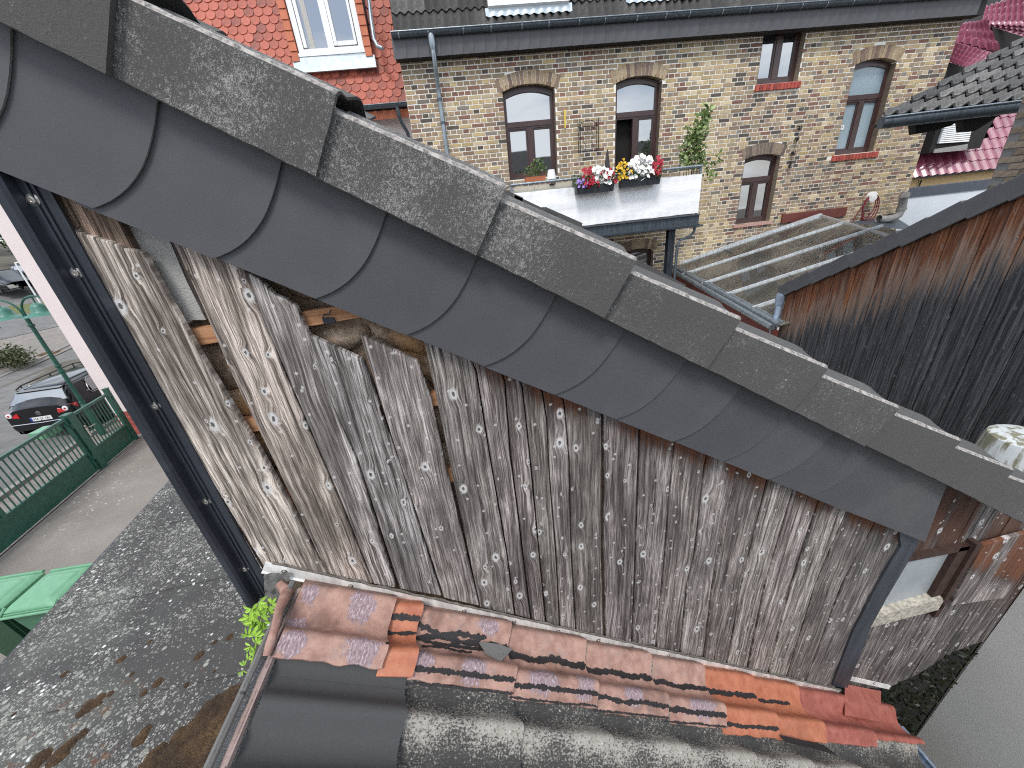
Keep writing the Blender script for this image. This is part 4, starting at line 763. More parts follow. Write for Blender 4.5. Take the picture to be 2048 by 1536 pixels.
# things fixed to the brick wall
t = thing('trellis', (2.87, 9.15, .9), 'small black iron wall trellis between the two tall arched windows', 'trellis'); b = B()
for x in (2.66, 2.70, 3.06, 3.10): b.tube([(x, 9.13, .9), (x, 9.13, 1.5)], .008, 5)
for z in (.92, 1.36): b.tube([(2.66, 9.13, z), (3.10, 9.13, z)], .008, 5)
b.tube([(2.66, 9.13, 1.5), (2.66, 9.13, 1.5)], .01, 5) if False else None
put('rods', b, 'iron', t); b = B(); b.tube([(2.88 + .17 * cos(pi - pi * k / 12), 9.13, 1.38 + .09 * sin(pi * k / 12)) for k in range(13)], .007, 5); b.tube([(2.88 + .05 * cos(k * .6) * (1 - k / 14), 9.13, 1.28 + .05 * sin(k * .6) * (1 - k / 14)) for k in range(12)], .006, 5)
for x in (2.8, 2.96): b.tube([(x + .03 * sin(k), 9.13, .95 + .033 * k) for k in range(12)], .005, 5)
put('scrollwork', b, 'iron', t)
b = B(); b.abox(2.375, 2.405, 9.14, 9.175, 1.38, 1.69); tag(put('thermometer', b, 'yellowp'), 'narrow yellow thermometer strip on the bricks right of the first arched window', 'thermometer')
b = B(); b.lathe((3.16, 8.75, .38), [(.05, 0), (.06, .10), (.045, .28), (.02, .45), (.008, .5)], 10); us = put('folded_parasol', b, 'umbrella'); tag(us, 'folded dark parasol leaning by the brick wall behind the flower boxes', 'parasol')
t = thing('wall_ornament', (7.98, 9.15, .9), 'string of small wrought iron ornaments hanging on the bricks left of the tall frosted window', 'ornament')
for k, (px, py) in enumerate([(1598, 257), (1594, 280), (1586, 305), (1580, 330)]):
    c = at_y(px, py, 9.14); b = B()
    for j in range(3): a0 = rnd(0, 6); b.tube([c + V(.07 * cos(a0 + m * .5) * (m / 5), 0, .07 * sin(a0 + m * .5) * (m / 5)) for m in range(6)], .011, 5)
    b.lathe(c, [(.03, -.012), (.034, 0), (.02, .014)], 8, (0, -1, 0)); put('ornament', b, 'iron', t)
b = B(); b.tube([at_y(1602, 250, 9.15), at_y(1578, 338, 9.15)], .003, 4); put('cord', b, 'iron', t)
t = thing('hose_reel', (9.75, 9.05, -1.1), 'dark red garden hose coiled on a pale holder above the glass canopy', 'garden hose'); b = B()
hc = at_y(1738, 412, 9.05)
for j in range(3): rr = .20 + .03 * j; b.tube([hc + V(rr * .8 * cos(2 * pi * m / 24) + .02 * j, -.012 * j, rr * 1.25 * sin(2 * pi * m / 24) - .04 * j) for m in range(25)], .012, 6)
b.tube([hc + V(-.14, 0, .05), hc + V(-.25, 0, -.1), hc + V(-.33, 0, -.35)], .012, 6); b.tube([hc + V(-.1, -.02, -.1), hc + V(-.12, 0, -.3), hc + V(-.14, 0, -.45)], .012, 6); put('hose', b, 'hose', t)
b = B(); b.lathe(hc + V(.02, .06, .20), [(.11, 0), (.11, .09), (.02, .1)], 16, (0, -1, 0)); put('holder', b, 'white', t)
b = B(); pts = [at_y(x, y, Y) for x, y, Y in ((1812, 385, 8.9), (1808, 392, 8.9), (1806, 402, 8.95), (1803, 418, 8.95), (1797, 430, 8.95), (1787, 436, 8.95), (1770, 439, 8.95), (1757, 438, 8.95))]; b.tube(pts, .085, 14, cap=False)
dr = put('drain_pipe', b, 'pipegrey'); tag(dr, 'bent grey drain pipe elbow at the right end of the brick wall', 'drain pipe')
for p in (pts[1], pts[3], pts[6]): bb = B(); bb.lathe(p + V(0, 0, -.03), [(.10, 0), (.10, .06)], 14); put('collar', bb, 'pipegrey', dr)
# ================================================================ BALCONY
bal = thing('balcony', (2.9, 8.5, GZ), 'steel balcony with a white fabric screen and pale top rail', 'balcony'); FY = 7.9
b = B(); b.grid(lambda u, v: (1.02 + 3.76 * u, FY + .006 * sin(u * 130) * (.3 + .7 * (v < .1 or v > .9)) + .012 * NO.noise((u * 9, v * 4, 1)), -.475 + .70 * v + .012 * NO.noise((u * 14, 3, v)) * (v > .95 or v < .05)), 130, 14); put('screen', b, 'fabric', bal, smooth=True)
b = B(); b.grid(lambda u, v: (4.785, FY + 1.28 * u, -.47 + .69 * v + .01 * NO.noise((u * 6, v, 2))), 20, 8); put('screen', b, 'fabric', bal, smooth=True)
b = B(); b.tube([(1.0, 9.15, .36), (1.0, FY, .365), (4.76, FY, .365), (4.76, 9.15, .365)], .024, 10); put('top_rail', b, 'zinc', bal)
b = B()
for x in (1.0, 2.2, 3.4, 4.76): b.abox(x - .02, x + .02, FY + .02, FY + .06, -.55, .345)
put('railing_posts', b, 'zinc', bal, kind='stuff')
b = B(); b.abox(.95, 4.80, FY + .03, 9.19, -.58, -.50); put('floor', b, 'zinc_dark', bal)
b = B(); b.abox(.95, 4.80, FY - .02, FY + .03, -.70, -.50); b.abox(.95, 4.80, FY - .07, FY - .021, -.70, -.685); b.abox(.95, 4.80, FY - .06, FY - .021, -.515, -.50); put('beam', b, 'zinc_dark', bal)
for x in (4.28, 1.6): b = B(); b.abox(x - .07, x + .07, FY + .04, FY + .055, GZ, -.585); b.abox(x - .07, x + .07, FY + .155, FY + .17, GZ, -.585); b.abox(x - .006, x + .006, FY + .055, FY + .155, GZ, -.585); put('post', b, 'strip', bal)
b = B(); b.tube([(4.72, FY - .03, -.70), (4.72, FY - .03, -.82), (4.66, FY - .01, -.90), (4.47, FY + .03, -.97), (4.41, FY + .03, -1.06), (4.41, FY + .03, GZ)], .028, 10); b.grid(lambda u, v: (.95 + 3.9 * u, FY - .09 + .035 * cos(pi * v), -.70 - .035 * sin(pi * v)), 1, 8, (0, 0, .002)); put('drain', b, 'zinc_dark', bal)
for k in range(3): b = B(); b.abox(1.05 + .40 * k, 1.44 + .40 * k, FY + .09, FY + .12, .18, .33); put('parapet_tile', b, 'cream', bal)
# flower boxes
def blossom(b, c, r):
    n = 5; a0 = rnd(0, 6); t = Vector((rnd(-1, 1), -1.2, rnd(.1, 1.2))).normalized(); a = t.orthogonal().normalized(); e = t.cross(a)
    for k in range(n):
        q = a0 + 2 * pi * k / n; d = a * cos(q) + e * sin(q); s_ = a * -sin(q) + e * cos(q); b.add([c, c + d * r * .6 + s_ * r * .45 + t * r * .15, c + d * r + t * r * .05, c + d * r * .6 - s_ * r * .45 + t * r * .15], [(0, 1, 2, 3)])
def leaves(b, cols, c, ext, n, r, up=.3):
    for _ in range(n):
        p = c + Vector((rnd(-1, 1) * ext.x, rnd(-1, 1) * ext.y, rnd(-1, 1) * ext.z)); d = Vector((rnd(-1, 1), rnd(-1, 1), rnd(-.6, 1) + up)).normalized(); s_ = d.orthogonal().normalized(); s_ = Matrix.Rotation(rnd(0, 6), 3, d) @ s_; l = r * rnd(.6, 1.3)
        b.add([p, p + d * l * .5 + s_ * l * .3, p + d * l, p + d * l * .5 - s_ * l * .3], [(0, 1, 2, 3)]); cols.append((random.random(),) * 3)
for x0, x1, zt, cl, lab in ((2.19, 2.93, .235, [('fl_vio', 2.19, 2.42, .10, 40, .028), ('fl_red', 2.32, 2.52, .28, 42, .042), ('fl_white', 2.50, 2.86, .30, 70, .042), ('fl_red', 2.76, 2.95, .24, 30, .04), ('fl_red', 2.50, 2.66, .22, 10, .04)], 'planter overflowing with violet, crimson and white flowers, left on the white balcony screen'),
                            (3.06, 3.84, .275, [('fl_yel', 2.96, 3.24, .30, 60, .026), ('fl_white', 3.22, 3.66, .34, 105, .045), ('fl_red', 3.64, 3.86, .30, 40, .045)], 'planter with yellow, white and crimson flowers, right on the white balcony screen')):
    t = thing('flower_box', ((x0 + x1) / 2, FY - .12, zt - .15), lab, 'flower box', 'flower boxes on the balcony'); b = B(); b.prism([(x0 + .02, FY - .19, zt - .15), (x1 - .02, FY - .19, zt - .15), (x1, FY - .20, zt), (x0, FY - .20, zt)], (0, .16, 0)); put('box', b, 'planter', t)
    fol = B(); fcol = []; leaves(fol, fcol, V((x0 + x1) / 2, FY - .13, zt + .06), V((x1 - x0) / 2 + .03, .10, .10), 420, .05); put('foliage', fol, 'leaf', t, kind='stuff', colors=fcol)
    for m, xa, xb, h, n, r in cl:
        f_ = B()
        for _ in range(n): u = rnd(0, 1); blossom(f_, V(xa + (xb - xa) * u, FY - .13 + rnd(-.13, .06), zt + .02 + rnd(-.06, h) * (1 - .5 * abs(u - .5))), r)
        put('blossoms', f_, m, t, kind='stuff')
t = thing('potted_herb', (1.62, 8.1, .33), 'terracotta trough with a green herb in front of the left arched window', 'potted plant'); c = at_y(1070, 357, 8.1); b = B(); b.prism([c + V(-.18, -.06, -.06), c + V(.18, -.06, -.06), c + V(.20, -.07, .03), c + V(-.20, -.07, .03)], (0, .14, 0)); put('trough', b, 'terracotta', t)
b = B(); bc = []; leaves(b, bc, c + V(.02, 0, .13), V(.20, .07, .10), 150, .055); leaves(b, bc, c + V(.09, 0, .24), V(.09, .06, .09), 70, .055); put('herb', b, 'leaf', t, kind='stuff', colors=bc)
t = thing('table_lamp', (1.93, 8.05, .35), 'small white lamp with a conical shade on the balcony rail', 'lamp'); c = at_y(1103, 356, 8.0); b = B(); b.lathe(c + V(0, 0, -.02), [(.09, 0), (.062, .16)], 20); put('shade', b, 'white', t); b = B(); b.tube([c + V(0, 0, -.10), c], .012, 8); b.lathe(c + V(0, 0, -.12), [(.05, 0), (.05, .02)], 14); put('stand', b, 'iron', t)
t = thing('climbing_plant', (4.75, 8.35, -.1), 'tall leafy bamboo-like plant at the right end of the balcony', 'plant'); b = B()
for _ in range(9):
    x = rnd(4.6, 4.9); q = [V(x, 8.35, -.3), V(x + rnd(-.1, .15), 8.35, .5), V(x + rnd(-.1, .25), 8.35 + rnd(-.1, .1), rnd(.9, 1.35))]; b.tube(q, [.008, .006, .003], 5)
put('stems', b, 'bark', t, kind='stuff'); b = B(); bc = []
for (px, py, ex, ez, n) in ((1386, 322, .24, .15, 330), (1386, 292, .20, .17, 300), (1394, 264, .14, .15, 200), (1406, 240, .10, .15, 120), (1420, 345, .14, .16, 60), (1434, 318, .08, .10, 26), (1414, 222, .05, .09, 40)): leaves(b, bc, at_y(px, py, 8.35), V(ex, .16, ez), int(n * .75), .09, .1)
put('leaf_mass', b, 'leaf_bamboo', t, kind='stuff', colors=bc)
# ================================================================ RED MANSARD HOUSE
rh = thing('pink_house', (-5.4, 10.6, GZ), 'pale pink rendered house with a red scalloped-tile mansard roof', 'house')
PX0, PXR, PY = -10.12, -.80, 10.22
b = B(); b.abox(PX0, PXR, PY, PY + 8, -4.02, 2.15); put('wall', b, 'pink', rh); b = B(); b.abox(PX0 + .012, PXR, PY + .013, PY + 7.9, GZ - .05, -4.02); put('plinth', b, 'mortar', rh)
bb = B(); bb.abox(-.12, .12, 0, .02, -.031, .031); pm_ = bb.mesh('plinth_brick', MT['redbrick'])
for r_ in range(10):
    for k in range(5): link('plinth_brick', pm_, rh, V(PX0 + .12 + .25 * k + (.125 if r_ % 2 else 0), PY + rnd(-.003, .003), GZ + .035 + .073 * r_))
MU = Vector((0, cos(radians(72)), sin(radians(72)))); MN = Vector((0, -MU.z, MU.y)); M0 = V(PXR, 9.86, 2.20)
b = B(); b.quad(M0 + V(-9.4, .02, 0), M0 + V(0, .02, 0), M0 + MU * 3 + V(0, .02, 0), M0 + MU * 3 + V(-9.4, .02, 0)); b.abox(PX0, PXR, 9.9, PY, 2.1, 2.16); put('roof', b, 'soffit', rh)
bb = B(); pts = [(-.088, .30), (.088, .30)] + [(.088 * cos(t), .045 - .085 * sin(t) * .9) for t in [pi * k / 10 for k in range(11)]]; bb.prism([V(x, 0, 0) + MU * y_ + MN * (.034 - .085 * y_) for x, y_ in pts], MN * -.012); bm_ = bb.mesh('beaver_tail_tile', MT['red_tile'])
WR = (-2.93, -1.28)
for r_ in range(15):
    for k in range(34):
        p = M0 + V(-.09 - .182 * k - (.091 if r_ % 2 else 0), 0, 0) + MU * (.152 * r_ - .02) + MN * rnd(0, .002); q = in_view(p, 30)
        if not q or q[1] > 195 + .552 * (q[0] - 640): continue
        if WR[0] < p.x < WR[1] and p.z > 2.78: continue
        link('beaver_tail_tile', bm_, rh, p)
# dormer window
wy = 9.98; b = B(); x0, x1, z0, z1 = -2.75, -1.48, 3.10, 4.9
for q in ((x0, x0 + .10, z0, z1), (x1 - .10, x1, z0, z1), (x0 + .10, x1 - .10, z0, z0 + .11), (-2.17, -2.05, z0 + .11, z1), (x0 + .12, x0 + .18, z0 + .13, z1), (-2.04, -1.98, z0 + .13, z1), (x1 - .16, x1 - .115, z0 + .13, z1), (-1.98, x1 - .16, z0 + .13, z0 + .20)): b.abox(q[0], q[1], wy - (.0 if q[1] - q[0] > .09 else .012), wy + .06, q[2], q[3])
wn = put('window', b, 'pvc', rh); b = B(); b.abox(x0 + .18, -2.17, wy + .03, wy + .04, z0 + .11, z1); put('pane', b, 'glass', wn, label='left pane, dark'); 
b = B(); b.abox(-1.98, x1 - .16, wy + .03, wy + .04, z0 + .20, z1); link('pane', b.mesh('pane', MT['glass']), wn)
b = B(); b.abox(-2.52, -2.42, wy + .022, wy + .028, z0 + .12, z1); put('curtain', b, 'curtain', wn)
b = B(); b.prism([(x0 - .02, wy - .03, z0 - .01), (x1 + .02, wy - .03, z0 - .01), (x1 + .02, wy - .03, z0 + .045), (x0 - .02, wy - .03, z0 + .045)], (0, .05, 0)); put('ledge', b, 'pvc', wn)
b = B(); b.prism([(x0 - .16, wy - .07, 2.83), (x1 + .18, wy - .07, 2.83), (x1 + .18, wy - .02, 3.04), (x1, wy - .02, 3.085), (x0, wy - .02, 3.085), (x0 - .16, wy - .02, 3.02)], (0, .05, 0)); put('zinc_sill', b, 'zinc_pale', wn)
for xa in (x0 - .155, x1 + .01):
    for k in range(9): b = B(); z = 3.02 + .16 * k; b.prism([(xa, wy - .045, z), (xa + .135, wy - .045, z), (xa + .135, wy - .03, z + .158), (xa, wy - .03, z + .158)], (0, .07, 0)); link('trim_tile', bevel_mesh(b.mesh('trim_tile', MT['orange_tile']), .003), rh)
b = B(); b.grid(lambda u, v: (-9.6 + (PXR + 9.6 + .03) * u, 9.76 + .065 * cos(pi * v), 2.165 - .065 * sin(pi * v)), 1, 10, (0, 0, .003)); b.tube([(-9.6, 9.695, 2.168), (PXR + .03, 9.695, 2.168)], .011, 8); gt = put('gutter', b, 'zinc_dark', rh)
b = B(); b.tube([(-1.02, 9.76, 2.12), (-1.02, 9.76, 1.98), (-1.0, 9.86, 1.86), (-.93, 10.08, 1.70), (-.93, 10.15, 1.6), (-.93, 10.15, -4)], .04, 10); put('downpipe', b, 'zinc_dark', rh)
b = B(); d0 = M0 + MN * .07; b.tube([at_y(737, -10, 9.95), at_y(742, 38, 9.88), at_y(748, 79, 9.78), at_y(755, 92, 9.74), at_y(765, 97, 9.70)], .035, 10); put('downpipe', b, 'zinc', rh)
for k in range(12): b = B(); b.abox(PXR - .22 * (k + 1) + .004, PXR - .22 * k - .004, 9.88, 9.90, 1.94, 2.09); put('eaves_tile', b, 'orange_tile', rh)
# ================================================================ GLASS CANOPY
cp = thing('glass_canopy', (6, 7.2, GZ), 'patio canopy of clear glass panes between pale metal glazing bars', 'glass canopy')
fl, nl, tl = V(4.99, 9.1, -1.77), V(4.68, 5.12, -2.07), V(8.35, 8.75, -.99); cn_ = (fl - nl).cross(tl - fl).normalized()
if cn_.z < 0: cn_ = -cn_
cD = cn_.dot(nl)
def cpx(x, y): return at_p(x, y, cn_, cD)
bars = [((1345, 533), (1642, 432)), ((1364, 550), (1697, 443.6)), ((1403.5, 569), (1765, 452.5)), ((1449, 591), (1830, 469)), ((1503, 618), (1880, 494)), ((1563, 652), (1935, 520))]
BR_ = [(cpx(*a), cpx(*c)) for a, c in bars]
for k, (p, q) in enumerate(BR_[:-1]):
    w_ = .08 if k == 0 else .036; d = (q - p).normalized(); s_ = d.cross(cn_).normalized(); b = B(); b.box(p - s_ * w_ / 2 - cn_ * .01, q - p, s_ * w_, cn_ * (.05 if k else .07)); put('glazing_bar', b, 'zinc_light', cp)
for k in range(5):
    p0, q0 = BR_[k]; p1, q1 = BR_[k + 1]
    for a, c in ((0, .345), (.352, .68), (.687, .99)): b = B(); v4 = [p0.lerp(q0, a), p1.lerp(q1, a), p1.lerp(q1, c), p0.lerp(q0, c)]; b.prism(v4, cn_ * .006); put('glass_pane', b, 'glass_clear', cp)
for a in (.3485, .6835): b = B(); b.tube([p.lerp(q, a) - cn_ * .01 for p, q in BR_], .012, 6); put('glass_joint', b, 'strip', cp)
e0_, e1_ = BR_[0][0] + (BR_[0][0] - BR_[-1][0]) * .02, BR_[0][0].lerp(BR_[-1][0], .985); ed_ = e1_ - e0_
b = B(); b.tube([e0_, e1_], .05, 10); b.tube([e0_ + V(-.11, 0, -.03), e1_ + V(-.11, 0, -.03)], .05, 10); b.tube([e0_ + V(.07, 0, .02), e1_ + V(.07, 0, .02)], .03, 8); put('gutter', b, 'zinc', cp)
b = B(); b.tube([BR_[0][1], BR_[-1][1]], .04, 8); put('ridge_bar', b, 'pipegrey', cp)
b = B(); b.box(e0_ + V(-.04, 0, -.10), ed_, (.06, 0, 0), (0, 0, -.22)); put('fascia_beam', b, 'redboard', cp)
for t_ in (.05, .52, .80): p = e0_ + ed_ * t_; b = B(); b.abox(p.x - .03, p.x + .08, p.y - .06, p.y + .06, GZ, p.z - .3); put('post', b, 'redboard', cp)
for t_ in (.70, .90): p = e0_ + ed_ * t_; b = B(); b.box(p + V(.02, -.25, -.9), (0, .5, 0), (.02, 0, 0), (0, 0, .55)); put('side_pane', b, 'greywall', cp)
b = B(); b.quad(at_y(1695, 447, 8.9), at_y(1835, 462, 8.2), at_y(1800, 440, 9.15), at_y(1735, 436, 9.15)); put('back_ledge', b, 'zinc_dark', cp)
# ================================================================ CHARRED BARN
XB = 4.8
bn = thing('timber_barn', (XB + 1, 3, GZ), 'barn clad in blackened vertical boards burnt orange under the dark verge', 'barn')
def zv(y): return -1.6 + (5.3 - y) * .578
ys = [5.29 - .1385 * k for k in range(36)]
for k, (ya, yb) in enumerate(zip(ys, ys[1:])):
    if k % 2 == 0: ya += .012
    dx = .012 if k % 2 else 0; b = B(); b.prism([(XB + dx, ya - .003, GZ), (XB + dx, yb + .003, GZ), (XB + dx, yb + .003, zv(yb) - .03), (XB + dx, ya - .003, zv(ya) - .03)], (.03, 0, 0)); link('plank', bevel_mesh(b.mesh('plank', MT['barn']), .003), bn)
b = B(); b.prism([(XB + .05, 5.28, GZ), (XB + .05, .3, GZ), (XB + .05, .3, zv(.3) - .04), (XB + .05, 5.28, zv(5.28) - .04)], (4, 0, 0)); put('wall', b, 'soffit', bn)
vd = V(0, -cos(radians(30)), sin(radians(30))); vn_ = V(0, sin(radians(30)), cos(radians(30))); bb = B(); bb.box(V(0, 0, 0), vd * .302, V(.03, 0, 0), vn_ * .175); bb.box(V(.03, 0, 0) + vn_ * .145, vd * .302, V(.22, 0, 0), vn_ * .03); vt = bevel_mesh(bb.mesh('verge_tile', MT['slate']), .006)
for k in range(17): link('verge_tile', vt, bn, V(XB - .045, 5.36, -1.69) + vd * (.29 * k) + vn_ * (.002 + .004 * (k % 2)), rot=Matrix.Rotation(-.06, 3, 'X'))
b = B(); p0 = V(XB + .15, 5.36, -1.60); b.grid(lambda u, v: p0 + vd * (5.4 * u) + V(4 * v, 0, 0) + vn_ * (.06 + .012 * cos(v * 4 / .15 * 2 * pi)), 30, 160); put('roof', b, 'roof_tile', bn, kind='stuff', smooth=True)
b = B(); b.tube([(XB - .03, 5.36, -1.62), (XB - .03, 5.36, -1.95), (XB - .10, 5.30, -2.1), (XB - .10, 5.30, GZ)], .05, 12); b.lathe((XB - .03, 5.36, -1.80), [(.058, 0), (.07, .12), (.07, .16)], 14); dp = put('downpipe', b, 'zinc_blue', bn)
for z in (-2.32, -2.5): bb = B(); bb.lathe((XB - .10, 5.30, z), [(.057, 0), (.057, .03)], 14); put('collar', bb, 'zinc_dark', dp)
# ================================================================ TILED ROOF AT THE RIGHT EDGE
tr = thing('tiled_side_building', (7.5, 5.5, GZ), 'brown brick building with a sooty grey tiled roof and dark gutter at the right edge', 'building')
kG = 5.5; g0 = ray(1757, 240); g0 = g0 * (5.75 / g0.y); g1 = ray(2048, 205); g1 = g1 * (g0.z / g1.z); ga = (g1 - g0).normalized(); gh = V(-ga.y, ga.x, 0).normalized()
if gh.y < 0: gh = -gh
gu = gh * cos(radians(30)) + V(0, 0, 1) * sin(radians(30)); gn = ga.cross(gu).normalized()
if gn.z < 0: gn = -gn
gd = gn.dot(g0)
def gpx(x, y): return at_p(x, y, gn, gd)
stepb = gpx(1757 + 55.5, 240 - 30.4) - g0; stepa = gpx(1757 + 55, 240 - 6.6) - g0
bb = B(); bb.grid(lambda u, v: stepa * (u * 1.0) + stepb * (v * 1.1) + gn * (.045 * max(-.25, cos(4 * pi * u)) + .06 * (1 - v)), 16, 3, gn * -.03); ttm = bb.mesh('roof_tile', MT['roof_tile2'], smooth=True)
for r_ in range(8):
    for k in range(10): link('roof_tile', ttm, tr, g0 + stepa * k + stepb * r_ + gn * rnd(-.004, .004))
b = B(); b.prism([g0 - gn * .05, g0 + stepa * 10 - gn * .05, g0 + stepa * 10 + stepb * 8 - gn * .05, g0 + stepb * 8 - gn * .05], gn * -.05); put('roof', b, 'soffit', tr)
gf = g0 - gh * .06; gE = g0 + ga * 3.2 - gh * .06
b = B(); b.tube([gf + V(0, 0, -.045), gE + V(0, 0, -.045)], .075, 14); gt = put('gutter', b, 'zinc_dark', tr); b = B(); b.tube([gf - gh * .07 + V(0, 0, .012), gE - gh * .07 + V(0, 0, .012)], .012, 8); put('gutter_rim', b, 'zinc', gt)
for k in range(6): p = gf + ga * (.12 + .42 * k); bb = B(); bb.lathe(p + V(0, 0, -.045) - ga * .012, [(.079, 0), (.079, .024)], 14, ga); put('gutter_bracket', bb, 'zinc_dark', gt)
for px, py, w_, h_ in ():
    p = at_y(px, py, 6.1); b = B(); sc = p.length / F; b.box(p + V(-w_ / 2 * sc, 0, -h_ * sc), (w_ * sc, 0, 0), (0, .9, 0), (0, 0, h_ * sc * 1.5)); put('rafter_end', b, 'soffit', tr)
b = B(); b.prism([at_y(x, y, 5.9) for x, y in ((1830, 246), (1925, 234), (1905, 250), (1868, 262), (1832, 268))], (0, .1, 0)); b.prism([at_y(x, y, 5.9) for x, y in ((1925, 234), (2005, 224), (1985, 240), (1950, 262), (1928, 262))], (0, .1, 0)); put('soffit', b, 'soffit', tr)
XW = 6.6; pe = at_x(2004, 300, XW); b = B(); b.abox(XW + .01, XW + 1.5, 3.0, pe.y, -2.2, 1.2); put('wall', b, 'mortar_g', tr)
bb = B(); bb.abox(0, .02, -.115, .115, -.032, .032); bw = bb.mesh('brick', MT['brownbrick'])
for r_ in range(32):
    for k in range(7): link('brick', bw, tr, V(XW + rnd(-.003, .003), pe.y - .12 - .245 * k - (.12 if r_ % 2 else 0), .85 - .076 * r_))
# ================================================================ PURPLE-TILED HOUSE
ph = thing('purple_roofed_house', (16, 12.5, GZ), 'ochre house with glossy purple tiles and a shuttered dormer behind the brick house', 'house')
YU = V(0, cos(radians(58)), sin(radians(58))); YN = V(0, -YU.z, YU.y)
b = B(); b.abox(11.4, 24, 11.75, 12.4, GZ, -.36); put('wall', b, 'yellow', ph); b = B(); b.box(V(11.4, 11.45, -.42), (13, 0, 0), (0, .35, 0), (0, 0, .05)); put('eaves', b, 'soffit', ph)
b = B(); b.tube([at_y(1843, 360, 11.7), at_y(1836, 378, 11.7)], .02, 6); put('downpipe', b, 'iron', ph)
b = B(); b.quad(V(11.4, 11.58, -.4), V(24, 11.58, -.4), V(24, 11.58, -.4) + YU * 7, V(11.4, 11.58, -.4) + YU * 7); put('roof', b, 'soffit', ph)
pt_ = roof_tile_mesh('roof_tile', 'purple', .30, .34, .040, .30, V(1, 0, 0), YU, YN)
def inpoly(q, P):
    c_ = False
    for i in range(len(P)):
        (x1, y1), (x2, y2) = P[i], P[i - 1]
        if (y1 > q[1]) != (y2 > q[1]) and q[0] < (x2 - x1) * (q[1] - y1) / (y2 - y1) + x1: c_ = not c_
    return c_
dorm = [(1855, 310), (1885, 215), (2005, 215), (1975, 268), (1962, 292)]
for r_ in range(14):
    for k in range(30):
        p = V(12.2 + .30 * k, 11.5, -.38) + YU * (.34 * r_); q = in_view(p + V(.15, 0, 0), 40)
        if not q or inpoly(q, dorm) or q[0] < 1800: continue
        link('roof_tile', pt_, ph, p)
dk = B(); dk.prism([at_y(x, y, 11.45) for x, y in ((1858, 306), (1888, 214), (2004, 214), (1973, 265), (1960, 296))], (0, .5, 0)); dmr = put('dormer', dk, 'soffit', ph)
b = B(); P4 = [at_y(x, y, 11.40) for x, y in ((1876, 287), (1893, 238), (1950, 226), (1936, 283))]; b.prism(P4, (0, .04, 0)); put('window_board', b, 'zinc_pale', dmr)
for k in range(13):
    a, c = k / 13, (k + .78) / 13; l0, l1 = P4[0].lerp(P4[1], a), P4[0].lerp(P4[1], c); r0, r1 = P4[3].lerp(P4[2], a), P4[3].lerp(P4[2], c); b = B(); b.prism([l0 + V(0, -.03, 0), r0 + V(0, -.03, 0), r1 + V(0, -.012, 0), l1 + V(0, -.012, 0)], (0, .02, 0)); put('shutter_slat', b, 'shutter', dmr)
b = B(); b.prism([at_y(x, y, 11.33) for x, y in ((1870, 298), (1936, 288), (1934, 300), (1868, 306))], (0, .03, 0)); put('dormer_sill', b, 'pipegrey', dmr)
def facet(name, px, depths, mat, nu, nv, amp=.03):
    c4 = [at_y(x, y, d) for (x, y), d in zip(px, depths)]; nn = (c4[1] - c4[0]).cross(c4[3] - c4[0]).normalized()
    if nn.y > 0: nn = -nn
    b = B(); b.grid(lambda u, v: c4[0].lerp(c4[1], u).lerp(c4[3].lerp(c4[2], u), v) + nn * (amp * cos(2 * pi * u * nu) + .05 * ((1 - v) * nv % 1)), nu * 6, nv * 4, nn * -.05); put(name, b, mat, ph, smooth=True)
facet('dormer_roof', ((1912, 84), (1990, 106), (1944, 138), (1897, 122)), (11.2, 10.6, 10.6, 11.2), 'purple', 8, 4, .02); b = B(); b.prism([at_y(x, y, 11.2) for x, y in ((1897, 124), (1940, 138), (1884, 170))], (0, .3, 0)); put('dormer_cheek', b, 'soffit', ph)
facet('dormer_roof', ((1924, 46), (1968, 40), (2000, 104), (1908, 82)), (11.4, 11.2, 10.9, 11.3), 'purple', 6, 3); facet('dormer_roof', ((1972, 12), (2070, -20), (2070, 44), (1964, 42)), (11.8, 11.2, 11.0, 11.6), 'purple', 9, 3)
facet('dormer_roof', ((1978, 46), (2070, 46), (2070, 78), (1984, 52)), (11.2, 10.7, 10.7, 11.2), 'purple', 8, 3, .02); b = B(); b.prism([at_y(x, y, 11.1) for x, y in ((1984, 54), (2070, 80), (2070, 120), (1995, 104))], (0, .3, 0)); put('dormer_cheek', b, 'soffit', ph)
wp = thing('white_parapet', (12.3, 9.4, GZ), 'bluish white rendered parapet capped with dark lead right of the brick house', 'wall'); b = B(); b.abox(11.09, 14.5, 9.35, 9.6, GZ, -.76); put('wall', b, 'whiteren', wp); b = B(); b.abox(11.085, 14.5, 9.33, 9.62, -.76, -.54); put('lead_cap', b, 'lead', wp)
# ================================================================ STREET FURNITURE, GATE, CARS
def lab_group(o, g_): o['group'] = g_
gR, gM, gL = V(-9.66, 9.94, GZ), V(-9.47, 8.60, GZ), V(-8.62, 3.4, GZ)
def gate(name, p, q, label, n, hinge, wide=.12, cat='gate'):
    t = thing(name, (p + q) / 2, label, cat); d = (q - p).normalized(); s_ = V(-d.y, d.x, 0); H = 1.44
    def bar(a, c, z0, z1, th): b = B(); b.box(p + d * a - s_ * th / 2 + V(0, 0, z0), d * (c - a), s_ * th, (0, 0, z1 - z0)); return b
    Lg = (q - p).length
    fr_ = bar(.0, Lg, H - .06, H, .06); [fr_.add(k.v, k.f) for k in (bar(0, .07, .03, H - .06, .06), bar(Lg - .07, Lg, .03, H - .06, .06), bar(.07, Lg - .07, .47, .52, .05), bar(.07, Lg - .07, .03, .08, .05))]
    put('frame', fr_, 'green', t); put('panel', bar(.07, Lg - .07, .08, .47, .012), 'green', t)
    for k in range(1, n): x = .07 + (Lg - .14) * k / n; put('bar', bar(x - .009, x + .009, .52, H - .06, .018), 'green', t)
    return t, d, s_, Lg, bar
